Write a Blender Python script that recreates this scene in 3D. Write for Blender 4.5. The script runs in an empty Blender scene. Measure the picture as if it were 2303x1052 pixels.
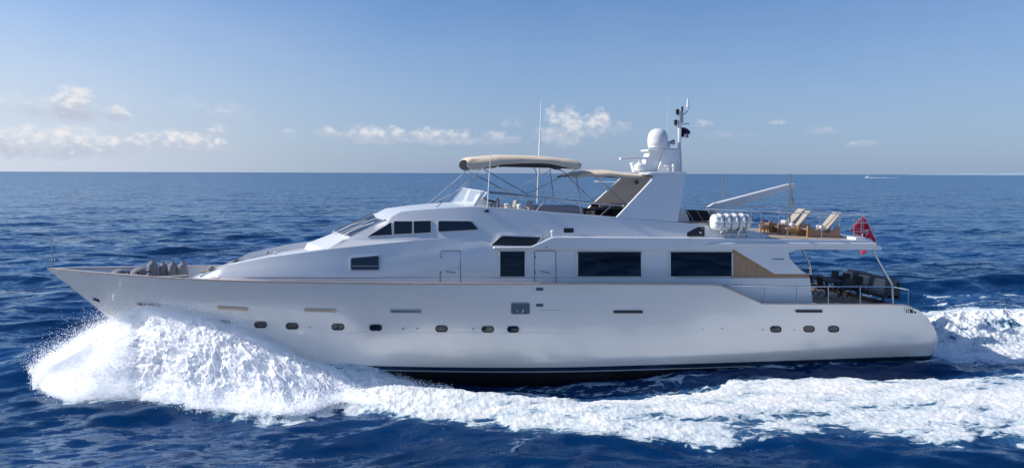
import bpy, math, random
import numpy as np
from mathutils import Vector, Matrix
R = math.radians
S = bpy.context.scene
COL = S.collection
random.seed(7)

# ------------------------------------------------------------------ camera, world, sun, exposure
W_, H_, FPX = 2303.0, 1052.0, 1535.0          # photograph size and focal length in its pixels (24 mm drone camera)
YAW, PITCH, ROLL = R(10.0), R(5.08), R(0.2)
CAM = np.array([-4.78, -30.6, 8.8])
Rv = np.array([math.cos(YAW), -math.sin(YAW), 0.0])
Fv = np.array([math.sin(YAW)*math.cos(PITCH), math.cos(YAW)*math.cos(PITCH), -math.sin(PITCH)])
Uv = np.cross(Rv, Fv)
Rr = Rv*math.cos(ROLL) + Uv*math.sin(ROLL)
Ur = -Rv*math.sin(ROLL) + Uv*math.cos(ROLL)
cd = bpy.data.cameras.new('camera'); cam = bpy.data.objects.new('camera', cd); COL.objects.link(cam)
cd.sensor_width = 36; cd.lens = FPX/W_*36; cd.clip_end = 90000; cd.clip_start = 0.1
cam.matrix_world = Matrix(((Rr[0], Ur[0], -Fv[0], CAM[0]), (Rr[1], Ur[1], -Fv[1], CAM[1]), (Rr[2], Ur[2], -Fv[2], CAM[2]), (0, 0, 0, 1)))
S.camera = cam

SUN = np.array([-0.80, 0.15, 0.60]); SUN = SUN/np.linalg.norm(SUN)
sun_el = math.asin(SUN[2]); sun_az = math.atan2(SUN[0], SUN[1])      # azimuth from +Y towards +X
S.view_settings.view_transform = 'Standard'; S.view_settings.look = 'None'
S.view_settings.exposure = 0.14; S.view_settings.gamma = 1.0
sl = bpy.data.lights.new('sun', 'SUN'); sl.energy = 4.7; sl.angle = R(0.5); sl.color = (1.0, 0.93, 0.84)
so = bpy.data.objects.new('sun', sl); COL.objects.link(so)
so.rotation_euler = Vector((-SUN[0], -SUN[1], -SUN[2])).to_track_quat('-Z', 'Y').to_euler()

world = bpy.data.worlds.new('World'); S.world = world; world.use_nodes = True

def ray(px, py):
    u = (px-W_/2)/FPX; v = (H_/2-py)/FPX
    return Fv + u*Rr + v*Ur
def P(px, py, y):                      # a photograph pixel on the plane at depth y -> world point
    d = ray(px, py); t = (y-CAM[1])/d[1]
    return CAM + t*d
def G(px, py, z=0.0):                  # a photograph pixel on the water
    d = ray(px, py); t = (z-CAM[2])/d[2]
    return CAM + t*d
def proj(X, Y, Z):
    dx, dy, dz = X-CAM[0], Y-CAM[1], Z-CAM[2]
    f = dx*Fv[0]+dy*Fv[1]+dz*Fv[2]
    f = np.where(f < 0.1, 0.1, f)
    return W_/2+FPX*(dx*Rr[0]+dy*Rr[1]+dz*Rr[2])/f, H_/2-FPX*(dx*Ur[0]+dy*Ur[1]+dz*Ur[2])/f, f

# ---- world: physical sky with a few low clouds
def build_world():
    nt = world.node_tree; nt.nodes.clear(); N = nt.nodes; L = nt.links
    def val(x): return x
    def M(op, a, b=None, c=None, clamp=False):
        n = N.new('ShaderNodeMath'); n.operation = op; n.use_clamp = clamp
        for i, q in enumerate((a, b, c)):
            if q is None: continue
            if isinstance(q, (int, float)): n.inputs[i].default_value = q
            else: L.new(q, n.inputs[i])
        return n.outputs[0]
    def sstep(x, a, b):
        n = N.new('ShaderNodeMapRange'); n.interpolation_type = 'SMOOTHSTEP'
        L.new(x, n.inputs[0]); n.inputs[1].default_value = a; n.inputs[2].default_value = b
        return n.outputs[0]
    sky = N.new('ShaderNodeTexSky'); sky.sky_type = 'NISHITA'; sky.sun_disc = False
    sky.sun_elevation = sun_el; sky.sun_rotation = sun_az; sky.air_density = 1.0; sky.dust_density = 1.0; sky.ozone_density = 2.0; sky.altitude = 0
    tc = N.new('ShaderNodeTexCoord'); sep = N.new('ShaderNodeSeparateXYZ'); L.new(tc.outputs['Generated'], sep.inputs[0])
    az = M('MULTIPLY', M('ARCTAN2', sep.outputs[0], sep.outputs[1]), 180/math.pi)      # degrees from +Y
    el = M('MULTIPLY', M('ARCSINE', sep.outputs[2]), 180/math.pi)
    comb = N.new('ShaderNodeCombineXYZ'); L.new(az, comb.inputs[0]); L.new(M('MULTIPLY', el, 1.5), comb.inputs[1])
    def noise(scale, det, rough, off=0.0):
        n = N.new('ShaderNodeTexNoise'); n.inputs['Scale'].default_value = scale; n.inputs['Detail'].default_value = det
        n.inputs['Roughness'].default_value = rough
        mp = N.new('ShaderNodeMapping'); mp.inputs['Location'].default_value = (off, off*0.7, off*0.3)
        L.new(comb.outputs[0], mp.inputs[0]); L.new(mp.outputs[0], n.inputs['Vector']); return n.outputs[0]
    nb = noise(0.55, 7, 0.6); nf = noise(1.5, 5, 0.6, 5.0); nv = noise(0.09, 4, 0.5, 11.0)
    n2 = M('ADD', M('MULTIPLY', nb, 0.62), M('MULTIPLY', nf, 0.38))
    # clouds: (px, py_top, py_base, half width px, strength, softness)
    tot = None; lit = None
    for (cx, top, base, hw, st, soft) in CLOUDS:
        d0 = ray(cx, base); d0 = d0/np.linalg.norm(d0); a0 = math.degrees(math.atan2(d0[0], d0[1])); e0 = math.degrees(math.asin(d0[2]))
        d1 = ray(cx, top); d1 = d1/np.linalg.norm(d1); e1 = math.degrees(math.asin(d1[2]))
        d2 = ray(cx+hw, base); a1 = math.degrees(math.atan2(d2[0], d2[1]))
        h = e1-e0; w = abs(a1-a0)
        ax = M('DIVIDE', M('SUBTRACT', az, a0), w); ey = M('DIVIDE', M('SUBTRACT', el, e0), h)
        # distance field: an upper half ellipse with a soft flat base
        up = M('MAXIMUM', ey, 0.0); dn = M('MULTIPLY', M('MINIMUM', ey, 0.0), 2.2)
        r = M('ADD', M('ADD', M('MULTIPLY', ax, ax), M('MULTIPLY', up, up)), M('MULTIPLY', dn, dn))
        env = M('SUBTRACT', 1.0, r)
        q = M('ADD', env, M('MULTIPLY', M('SUBTRACT', n2, 0.52), 4.0))
        den = M('MULTIPLY', sstep(q, 0.0, soft), st)
        den = M('MULTIPLY', den, sstep(env, -0.6, 0.5))
        lt = sstep(M('ADD', ey, M('MULTIPLY', M('SUBTRACT', nf, 0.5), 1.6)), -0.05, 0.7)
        wl = M('MULTIPLY', den, lt)
        tot = den if tot is None else M('MAXIMUM', tot, den)
        lit = wl if lit is None else M('MAXIMUM', lit, wl)
    # thin veil low in the sky, thicker to the left
    left = sstep(az, 14.0, -42.0)
    veil = M('MULTIPLY', M('MULTIPLY', sstep(M('ADD', el, M('MULTIPLY', M('SUBTRACT', nv, 0.5), 6.0)), 19.0, -1.0), M('ADD', 0.68, M('MULTIPLY', left, 0.32))), 0.98)
    mixv = N.new('ShaderNodeMix'); mixv.data_type = 'RGBA'; L.new(veil, mixv.inputs[0])
    tint = N.new('ShaderNodeMix'); tint.data_type = 'RGBA'; tint.blend_type = 'MULTIPLY'; tint.inputs[0].default_value = 1.0
    L.new(sky.outputs[0], tint.inputs[6]); tint.inputs[7].default_value = SKYTINT
    L.new(tint.outputs[2], mixv.inputs[6]); 
    vc = N.new('ShaderNodeMix'); vc.data_type = 'RGBA'; L.new(left, vc.inputs[0]); vc.inputs[6].default_value = (3.5, 4.5, 6.5, 1); vc.inputs[7].default_value = (7.3, 7.8, 8.7, 1); L.new(vc.outputs[2], mixv.inputs[7])
    cc = N.new('ShaderNodeMix'); cc.data_type = 'RGBA'
    L.new(M('DIVIDE', lit, M('MAXIMUM', tot, 0.001)), cc.inputs[0]); cc.inputs[6].default_value = CL_DARK; cc.inputs[7].default_value = CL_LIT
    mixc = N.new('ShaderNodeMix'); mixc.data_type = 'RGBA'; L.new(tot, mixc.inputs[0]); L.new(mixv.outputs[2], mixc.inputs[6]); L.new(cc.outputs[2], mixc.inputs[7])
    bg = N.new('ShaderNodeBackground'); bg.inputs[1].default_value = SKY_STR; L.new(mixc.outputs[2], bg.inputs[0])
    out = N.new('ShaderNodeOutputWorld'); L.new(bg.outputs[0], out.inputs[0])
SKY_STR = 0.092
SKYTINT = (0.68, 0.94, 1.28, 1)
VEIL = (4.6, 5.25, 6.5, 1); CL_LIT = (8.6, 8.5, 8.7, 1); CL_DARK = (5.2, 5.7, 6.9, 1)
CLOUDS = [(170, 183, 252, 78, 0.95, 1.0), (90, 205, 250, 150, 0.6, 1.6), (262, 228, 264, 40, 0.75, 1.0), (490, 222, 266, 95, 0.5, 1.8), (300, 190, 250, 330, 0.2, 2.4),
          (150, 276, 338, 260, 0.95, 1.2), (390, 282, 332, 175, 0.9, 1.2), (490, 275, 305, 45, 0.6, 1.2), (20, 280, 330, 90, 0.65, 1.0),
          (648, 284, 304, 22, 0.45, 1.4), (735, 280, 302, 35, 0.55, 1.0), (860, 276, 312, 140, 0.75, 1.1), (1000, 282, 316, 120, 0.72, 1.1), (1110, 292, 316, 70, 0.5, 1.2),
          (1150, 262, 282, 30, 0.4, 1.2), (1262, 225, 302, 62, 0.75, 1.0), (1346, 236, 294, 42, 0.75, 1.0), (1300, 275, 305, 120, 0.5, 1.4), (1400, 268, 288, 30, 0.4, 1.2),
          (1580, 264, 280, 34, 0.55, 1.2), (1747, 266, 276, 28, 0.7, 1.0), (1850, 278, 296, 60, 0.35, 1.5), (1940, 312, 326, 45, 0.4, 1.2), (1650, 290, 306, 90, 0.22, 1.6)]
build_world()

# ------------------------------------------------------------------ materials
MATS = {}
def mat(name, color=(0.8, 0.8, 0.8), rough=0.5, metal=0.0, coat=0.0, bump=0.0, bscale=40.0, var=0.0, vscale=3.0, ior=1.5, alpha=1.0, trans=0.0, sheen=0.0, spec=0.5):
    if name in MATS: return MATS[name]
    m = bpy.data.materials.new(name); m.use_nodes = True; nt = m.node_tree; b = nt.nodes['Principled BSDF']
    b.inputs['Base Color'].default_value = (*color, 1); b.inputs['Roughness'].default_value = rough; b.inputs['Metallic'].default_value = metal
    b.inputs['Coat Weight'].default_value = coat; b.inputs['Coat Roughness'].default_value = 0.04; b.inputs['IOR'].default_value = ior
    b.inputs['Transmission Weight'].default_value = trans; b.inputs['Alpha'].default_value = alpha; b.inputs['Sheen Weight'].default_value = sheen
    b.inputs['Specular IOR Level'].default_value = spec
    tc = nt.nodes.new('ShaderNodeTexCoord')
    if var > 0:
        n = nt.nodes.new('ShaderNodeTexNoise'); n.inputs['Scale'].default_value = vscale; n.inputs['Detail'].default_value = 5
        nt.links.new(tc.outputs['Object'], n.inputs['Vector'])
        mr = nt.nodes.new('ShaderNodeMapRange'); mr.inputs[1].default_value = 0.3; mr.inputs[2].default_value = 0.7; mr.inputs[3].default_value = 1-var; mr.inputs[4].default_value = 1+var
        nt.links.new(n.outputs[0], mr.inputs[0])
        mx = nt.nodes.new('ShaderNodeMix'); mx.data_type = 'RGBA'; mx.blend_type = 'MULTIPLY'; mx.inputs[0].default_value = 1
        mx.inputs[6].default_value = (*color, 1); nt.links.new(mr.outputs[0], mx.inputs[7]); nt.links.new(mx.outputs[2], b.inputs['Base Color'])
    if bump > 0:
        n = nt.nodes.new('ShaderNodeTexNoise'); n.inputs['Scale'].default_value = bscale; n.inputs['Detail'].default_value = 4
        nt.links.new(tc.outputs['Object'], n.inputs['Vector'])
        bp = nt.nodes.new('ShaderNodeBump'); bp.inputs['Strength'].default_value = bump; bp.inputs['Distance'].default_value = 0.02
        nt.links.new(n.outputs[0], bp.inputs['Height']); nt.links.new(bp.outputs[0], b.inputs['Normal'])
    MATS[name] = m; return m
def planks(name, c1, c2, width=0.06, axis=1, rough=0.55):
    m = bpy.data.materials.new(name); m.use_nodes = True; nt = m.node_tree; b = nt.nodes['Principled BSDF']; N = nt.nodes; L = nt.links
    tc = N.new('ShaderNodeTexCoord'); sp = N.new('ShaderNodeSeparateXYZ'); L.new(tc.outputs['Object'], sp.inputs[0])
    d = N.new('ShaderNodeMath'); d.operation = 'DIVIDE'; L.new(sp.outputs[axis], d.inputs[0]); d.inputs[1].default_value = width
    fr = N.new('ShaderNodeMath'); fr.operation = 'FRACT'; L.new(d.outputs[0], fr.inputs[0])
    lt = N.new('ShaderNodeMath'); lt.operation = 'LESS_THAN'; L.new(fr.outputs[0], lt.inputs[0]); lt.inputs[1].default_value = 0.1
    fl = N.new('ShaderNodeMath'); fl.operation = 'FLOOR'; L.new(d.outputs[0], fl.inputs[0])
    wn = N.new('ShaderNodeTexWhiteNoise'); wn.noise_dimensions = '1D'; L.new(fl.outputs[0], wn.inputs['W'])
    ns = N.new('ShaderNodeTexNoise'); ns.inputs['Scale'].default_value = 9; L.new(tc.outputs['Object'], ns.inputs['Vector'])
    ad = N.new('ShaderNodeMath'); ad.operation = 'MULTIPLY_ADD'; L.new(wn.outputs[0], ad.inputs[0]); ad.inputs[1].default_value = 0.35; L.new(ns.outputs[0], ad.inputs[2])
    mr = N.new('ShaderNodeMapRange'); L.new(ad.outputs[0], mr.inputs[0]); mr.inputs[1].default_value = .3; mr.inputs[2].default_value = 1.0; mr.inputs[3].default_value = 0.75; mr.inputs[4].default_value = 1.15
    a = N.new('ShaderNodeMix'); a.data_type = 'RGBA'; a.blend_type = 'MULTIPLY'; a.inputs[0].default_value = 1; a.inputs[6].default_value = (*c1, 1); L.new(mr.outputs[0], a.inputs[7])
    c = N.new('ShaderNodeMix'); c.data_type = 'RGBA'; L.new(lt.outputs[0], c.inputs[0]); L.new(a.outputs[2], c.inputs[6]); c.inputs[7].default_value = (*c2, 1)
    L.new(c.outputs[2], b.inputs['Base Color']); b.inputs['Roughness'].default_value = rough
    return m
WHITE = mat('white_gelcoat', (0.74, 0.745, 0.75), 0.28, coat=0.6, var=0.02, vscale=0.6)
HULL = mat('silver_hull_paint', (0.93, 0.865, 0.785), 0.24, metal=0.15, coat=1.0, var=0.03, vscale=0.35, bump=0.25, bscale=0.55)
NAVY = mat('navy_paint', (0.012, 0.035, 0.07), 0.3, coat=0.5)
BLACKP = mat('black_antifouling', (0.012, 0.012, 0.014), 0.55)
LINEW = mat('white_line_paint', (0.5, 0.55, 0.6), 0.35)
CAPT = mat('varnished_cap', (0.56, 0.42, 0.34), 0.22, coat=0.8, var=0.12, vscale=2)
GLASS = mat('dark_glass', (0.006, 0.008, 0.013), 0.03, ior=1.75)
CHROME = mat('stainless_steel', (0.62, 0.63, 0.65), 0.18, metal=1.0)
STEELD = mat('steel_shaded', (0.42, 0.43, 0.46), 0.35, metal=1.0)
BLACK = mat('black_plastic', (0.015, 0.015, 0.018), 0.45)
RUB = mat('dark_rubber', (0.03, 0.03, 0.035), 0.7)
BEIGE = mat('cream_canvas', (0.82, 0.66, 0.49), 0.85, bump=0.25, bscale=14, var=0.05, vscale=3, sheen=0.2)
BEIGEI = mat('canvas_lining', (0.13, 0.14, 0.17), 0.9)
LINING = mat('arch_lining', (0.74, 0.68, 0.62), 0.6, var=0.03)
GREYC = mat('grey_cover_cloth', (0.20, 0.20, 0.215), 0.9, bump=0.5, bscale=9, var=0.12, vscale=6, sheen=0.3)
DGREY = mat('charcoal_weave', (0.045, 0.05, 0.058), 0.85, bump=0.4, bscale=60, var=0.2, vscale=8)
CUSH = mat('charcoal_cushion', (0.11, 0.12, 0.13), 0.9, bump=0.3, bscale=10, var=0.12, vscale=4, sheen=0.3)
PILLOW = mat('taupe_pillow_cloth', (0.48, 0.45, 0.37), 0.9, bump=0.3, bscale=20, var=0.08, vscale=6, sheen=0.3)
SAND = mat('sand_mesh_cloth', (0.42, 0.37, 0.31), 0.85, bump=0.3, bscale=80)
WOODL = mat('light_teak', (0.52, 0.29, 0.12), 0.5, var=0.15, vscale=7)
WICK = mat('wicker_brown', (0.36, 0.23, 0.15), 0.75, bump=0.6, bscale=50, var=0.2, vscale=30)
TEAKP = planks('teak_panelling', (0.40, 0.25, 0.15), (0.30, 0.18, 0.11), 0.05, 0, 0.4)
TEAKD = planks('teak_deck', (0.46, 0.34, 0.24), (0.1, 0.08, 0.07), 0.06, 1, 0.6)
DECKG = mat('grey_deck_paint', (0.5, 0.5, 0.5), 0.6, var=0.05)
DKBR = mat('dark_brown_wood', (0.022, 0.015, 0.013), 0.7, var=0.3, vscale=12)
REDF = mat('red_flag_cloth', (0.85, 0.03, 0.10), 0.8, var=0.12, vscale=5)
WHTF = mat('white_flag_cloth', (0.75, 0.72, 0.74), 0.8)
NAVF = mat('navy_flag_cloth', (0.01, 0.015, 0.07), 0.8, var=0.2, vscale=9)
PLEXI = bpy.data.materials.new('clear_acrylic'); PLEXI.use_nodes = True
_nt = PLEXI.node_tree; _b = _nt.nodes['Principled BSDF']; _b.inputs['Base Color'].default_value = (0.9, 0.94, 0.98, 1); _b.inputs['Roughness'].default_value = 0.03
_b.inputs['Alpha'].default_value = 0.32
# ------------------------------------------------------------------ mesh helpers
class MB:
    def __init__(s): s.v = []; s.f = []; s.m = []; s.mir = False; s.wl = False
    def add(s, vs, fs, mi=0):
        b = len(s.v); s.v.extend([tuple(map(float, q)) for q in vs]); s.f.extend([tuple(b+i for i in f) for f in fs]); s.m.extend([mi]*len(fs)); return s
    def box(s, c, d, rot=None, mi=0):
        hx, hy, hz = d[0]/2, d[1]/2, d[2]/2
        vs = [Vector((x, y, z)) for x in (-hx, hx) for y in (-hy, hy) for z in (-hz, hz)]
        if rot is not None: vs = [rot @ q for q in vs]
        vs = [(q[0]+c[0], q[1]+c[1], q[2]+c[2]) for q in vs]
        return s.add(vs, [(0, 1, 3, 2), (4, 6, 7, 5), (0, 4, 5, 1), (2, 3, 7, 6), (0, 2, 6, 4), (1, 5, 7, 3)], mi)
    def slab(s, A, B, mi=0):           # two matching outlines joined into a solid
        n = len(A)
        return s.add(list(A)+list(B), [tuple(range(n-1, -1, -1)), tuple(range(n, 2*n))]+[(i, (i+1) % n, n+(i+1) % n, n+i) for i in range(n)], mi)
    def tube(s, pts, r, n=8, mi=0, cap=True):
        pts = [Vector(tuple(map(float, p))) for p in pts]; m = len(pts)
        rs = r if isinstance(r, (list, tuple)) else [r]*m
        vs = []; up = None
        for i, p in enumerate(pts):
            t = (pts[min(i+1, m-1)]-pts[max(i-1, 0)]).normalized()
            if up is None: up = Vector((0, 0, 1)) if abs(t.z) < 0.9 else Vector((1, 0, 0))
            a = t.cross(up).normalized(); b = a.cross(t).normalized(); up = b
            for k in range(n):
                th = 2*math.pi*k/n; q = p+(a*math.cos(th)+b*math.sin(th))*rs[i]; vs.append(q)
        fs = [(i*n+k, i*n+(k+1) % n, (i+1)*n+(k+1) % n, (i+1)*n+k) for i in range(m-1) for k in range(n)]
        if cap: fs += [tuple(range(n-1, -1, -1)), tuple((m-1)*n+k for k in range(n))]
        return s.add(vs, fs, mi)
    def lathe(s, prof, c, n=20, axis=2, mi=0):
        vs = []
        for (r, h) in prof:
            for k in range(n):
                th = 2*math.pi*k/n; q = [r*math.cos(th), r*math.sin(th), h]
                if axis == 0: q = [q[2], q[0], q[1]]
                if axis == 1: q = [q[0], q[2], q[1]]
                vs.append((q[0]+c[0], q[1]+c[1], q[2]+c[2]))
        m = len(prof)
        fs = [(i*n+k, i*n+(k+1) % n, (i+1)*n+(k+1) % n, (i+1)*n+k) for i in range(m-1) for k in range(n)]
        fs += [tuple(range(n-1, -1, -1)), tuple((m-1)*n+k for k in range(n))]
        return s.add(vs, fs, mi)
    def grid(s, A, mi=0, close=False, flip=False):      # A: rows x cols x 3
        A = np.asarray(A); r, c = A.shape[:2]
        fs = []
        for i in range(r-1):
            for j in range(c if close else c-1):
                q = (i*c+j, i*c+(j+1) % c, (i+1)*c+(j+1) % c, (i+1)*c+j)
                fs.append(q[::-1] if flip else q)
        return s.add(A.reshape(-1, 3), fs, mi)
    def mirror(s):                     # ask for a twin object on the other side of the boat
        s.mir = True; return s
    def weld(s):                       # add the reflected half and merge the two along the centreline
        s.wl = True
        n = len(s.v); s.v += [(x, -y, z) for (x, y, z) in s.v[:n]]
        k = len(s.f); s.f += [tuple(n+i for i in f[::-1]) for f in s.f[:k]]; s.m += s.m[:k]; return s
def tag(o, label=None, cat=None, group=None, kind=None):
    if label: o['label'] = label
    if cat: o['category'] = cat
    if group: o['group'] = group
    if kind: o['kind'] = kind
    return o
def ob(name, mb, mats, parent=None, smooth=40, bevel=0.0, label=None):
    org = parent['_o'] if parent is not None and '_o' in parent else (0, 0, 0)
    root = parent
    off = ORG.get(parent.name, (0, 0, 0)) if parent is not None else (0, 0, 0)
    if mb.mir:
        tw = MB(); tw.v = [(x, -y, z) for (x, y, z) in mb.v]; tw.f = [f[::-1] for f in mb.f]; tw.m = list(mb.m)
        mb.mir = False; o = ob(name, mb, mats, parent, smooth, bevel, label)
        FAR[o.name] = ob(name, tw, mats, FAR.get(parent.name, parent) if parent is not None else None, smooth, bevel, label)
        return o
    me = bpy.data.meshes.new(name)
    me.from_pydata([(x-off[0], y-off[1], z-off[2]) for (x, y, z) in mb.v], [], mb.f)
    if not isinstance(mats, (list, tuple)): mats = [mats]
    for q in mats: me.materials.append(q)
    if len(mats) > 1: me.polygons.foreach_set('material_index', mb.m)
    me.validate(); me.update()
    import bmesh
    bm = bmesh.new(); bm.from_mesh(me)
    if mb.wl: bmesh.ops.remove_doubles(bm, verts=bm.verts, dist=0.002)
    bmesh.ops.recalc_face_normals(bm, faces=bm.faces); bm.to_mesh(me); bm.free()
    if smooth:
        me.polygons.foreach_set('use_smooth', [True]*len(me.polygons)); me.set_sharp_from_angle(angle=R(smooth))
    o = bpy.data.objects.new(name, me); COL.objects.link(o)
    if parent is not None: o.parent = parent; ORG[o.name] = off
    if bevel > 0:
        b = o.modifiers.new('bevel', 'BEVEL'); b.width = bevel; b.segments = 2; b.limit_method = 'ANGLE'; b.angle_limit = R(35)
    if label: o['label'] = label
    return o
ORG = {}; FAR = {}
def thing(name, loc, label, cat, group=None):
    o = bpy.data.objects.new(name, None); COL.objects.link(o); o.location = tuple(map(float, loc)); o.empty_display_size = 0.2
    ORG[o.name] = tuple(map(float, loc)); tag(o, label, cat, group); return o
def dup(root, loc, label=None, rz=0.0):
    def cp(o, par):
        c = o.copy(); COL.objects.link(c); c.parent = par
        for ch in o.children: cp(ch, c)
        return c
    c = cp(root, None); c.location = tuple(map(float, loc)); c.rotation_euler = (0, 0, rz)
    if label: c['label'] = label
    return c
def rpoly(pts, r, n=4):                 # rounded polygon in 2-D
    out = []; m = len(pts)
    for i in range(m):
        p = np.array(pts[i], float); a = np.array(pts[i-1], float); b = np.array(pts[(i+1) % m], float)
        da = (a-p); db = (b-p); la = np.linalg.norm(da); lb = np.linalg.norm(db); rr = min(r, la*0.45, lb*0.45)
        p0 = p+da/la*rr; p1 = p+db/lb*rr
        for k in range(n+1):
            t = k/n; out.append(tuple((1-t)**2*p0+2*t*(1-t)*p+t*t*p1))
    return out
def grow(pts, d):                       # push a polygon outwards from its centre by d pixels
    c = np.mean(np.array(pts), axis=0); out = []
    for p in pts:
        p = np.array(p, float); v = p-c; out.append(tuple(p+np.sign(v)*np.minimum(np.abs(v), 1)*d))
    return out
# ------------------------------------------------------------------ noise in numpy
_rng = np.random.RandomState(3); _perm = _rng.permutation(256); _perm = np.concatenate([_perm, _perm]); _ang = _rng.rand(256)*2*np.pi
_g2 = np.stack([np.cos(_ang), np.sin(_ang)], 1)
def perlin(x, y):
    xi = np.floor(x).astype(np.int64); yi = np.floor(y).astype(np.int64); xf = x-xi; yf = y-yi
    u = xf*xf*xf*(xf*(xf*6-15)+10); v = yf*yf*yf*(yf*(yf*6-15)+10)
    def g(a, b, dx, dy):
        h = _perm[(_perm[a & 255]+b) & 255]; gg = _g2[h]; return gg[..., 0]*dx+gg[..., 1]*dy
    n00 = g(xi, yi, xf, yf); n10 = g(xi+1, yi, xf-1, yf); n01 = g(xi, yi+1, xf, yf-1); n11 = g(xi+1, yi+1, xf-1, yf-1)
    return (n00*(1-u)+n10*u)*(1-v)+(n01*(1-u)+n11*u)*v
def fbm(x, y, o=4, g=0.5, ridge=False):
    s = 0; a = 1.0; t = 0
    for i in range(o):
        n = perlin(x+i*17.3, y-i*9.1)
        if ridge: n = 0.5-np.abs(n)*1.6
        s = s+a*n; t += a; a *= g; x = x*2.03; y = y*2.03
    return s/t
# ------------------------------------------------------------------ hull shape
def tab(pts, f=None):
    a = np.array(pts, float); return a[:, 0], a[:, 1]
stem = [P(107, 606, 0), P(160, 646, 0), P(215, 690, 0), P(262, 733, 0)]
sz = [q[2] for q in stem][::-1]; sx = [q[0] for q in stem][::-1]
slope = (sx[0]-sx[1])/(sz[0]-sz[1])
sz = [-2.5, -0.5, 0.5]+sz; sx = [sx[0]+(-0.5-sz[3])*slope*0.9+2.5, sx[0]+(-0.5-sz[3])*slope*0.95, sx[0]+(0.5-sz[3])*slope]+sx
def xstem(z): return np.interp(z, sz, sx)
XB = float(stem[0][0])
XE = float(P(2113, 790, -2.7)[0])+0.05
def BB(x, z):
    x = np.asarray(x, float); z = np.asarray(z, float)
    s = np.maximum(x-xstem(z), 0)
    bd = 3.5*(1-(1-np.minimum(s/15.5, 1))**1.85)
    bw = 3.32*(1-(1-np.minimum(s/18.0, 1))**1.6)
    w = np.clip((z-0.2)/(4.62-0.034*(x+18.7)), 0, 1.03)
    k = 1.0+0.5*np.clip(1-s/16, 0, 1)
    b = bw+(bd-bw)*w**k
    low = np.clip((0.95-z)/2.4, 0, 1); b = b*(1-0.55*low**1.5)
    b = b*(1-0.045*np.clip((x-8)/10, 0, 1)**1.5)
    d = np.clip((XE-x)/1.0, 0, 1)
    b = b*(1-(1-d)**3.2)**(1/2.6)
    return b
def HP(px, py, off=0.0):                # a pixel on the near side of the hull
    y = -3.0
    for _ in range(12):
        q = P(px, py, y); y = -(float(BB(q[0], q[2]))+off)
    return P(px, py, y)
sheer_px = [(108, 605.5), (150, 609), (200, 613.5), (300, 621.5), (420, 629), (560, 634), (800, 637.5), (1100, 639), (1400, 640), (1600, 641.5), (1622, 643.5), (1714, 684), (1830, 684.5), (2005, 685), (2040, 688), (2066, 697), (2087, 714), (2100, 735), (2109, 757), (2112.5, 778)]
_q = [P(108, 605.5, 0)]+[HP(a, b) for a, b in sheer_px[1:]]
SHX = np.array([q[0] for q in _q]); SHZ = np.array([q[2] for q in _q])
SHX[0] = XB; SHX[-1] = XE
def zs(x): return np.interp(x, SHX, SHZ)
b1 = [HP(a, b) for a, b in [(700, 822.5), (1180, 820), (1660, 812), (1933, 806), (2060, 802)]]
b2 = [HP(a, b) for a, b in [(700, 833.5), (1180, 830), (1660, 823.5), (1933, 817), (2060, 814)]]
B1 = np.polyfit([q[0] for q in b1], [q[2] for q in b1], 1); B2 = np.polyfit([q[0] for q in b2], [q[2] for q in b2], 1)
zb1 = lambda x: np.polyval(B1, x)
zb2 = lambda x: np.polyval(B2, x)
print('hull', XB, XE, 'boot', zb1(-10), zb1(10), zb2(-10), zb2(10), 'sheer', zs(-15), zs(0), zs(10))
xc = np.concatenate([XB+np.linspace(0, 1, 26)**1.4*6, np.linspace(XB+6.2, XE-1.3, 110), XE-1.25*(1-np.linspace(0, 1, 16)**0.6)])
xc = np.unique(np.concatenate([xc, SHX])); xc = xc[(xc >= XB) & (xc <= XE)]
def hullxz(xcol, z):
    dl = (xstem(z)-XB); f = np.clip(1-(xcol-XB)/13.0, 0, 1)**1.3
    return xcol+dl*f
def hull_rows(zf0, zf1, n):
    A = np.zeros((n, len(xc), 3))
    for i in range(n):
        t = i/(n-1); z0 = zf0(xc); z1 = zf1(xc); z = z0+(z1-z0)*t
        x = hullxz(xc, z); A[i, :, 0] = x; A[i, :, 2] = z; A[i, :, 1] = -BB(x, z)
    return A
yacht = thing('yacht', (0, 0, 0), 'long silver and white motor yacht with raked bow and cream biminis, ploughing through the sea', 'yacht')
up_end = lambda x: np.minimum(zb1(x), zs(x)-0.02)
# transom bottom lifts at the very end
def zfb(x): return zb1(x)+np.clip((x-(XE-1.0))/1.0, 0, 1)**2*0.25
A = hull_rows(zfb, zs, 34)
mb = MB().grid(A); mb.weld()
# closing cover of the rounded stern
st = [i for i in range(len(xc)) if xc[i] >= float(P(2042, 688, -3)[0])-0.01]
C_ = np.zeros((9, len(st), 3))
for k in range(9):
    w = -1+2*k/8
    for j, i in enumerate(st):
        p = A[-1, i]; C_[k, j] = (p[0], p[1]*-w if w != 0 else 0, p[2]+0.0)
mb.grid(C_)
hull = ob('hull', mb, HULL, yacht, smooth=35)
mb = MB().grid(hull_rows(lambda x: zb2(x)+0.055, zfb, 4)); mb.weld(); ob('boot_stripe', mb, NAVY, yacht)
mb = MB().grid(hull_rows(zb2, lambda x: zb2(x)+0.055, 2)); mb.weld(); ob('waterline_stripe', mb, LINEW, yacht)
mb = MB().grid(hull_rows(lambda x: x*0-1.6, zb2, 8)); mb.weld(); ob('keel_bottom', mb, BLACKP, yacht)
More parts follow.
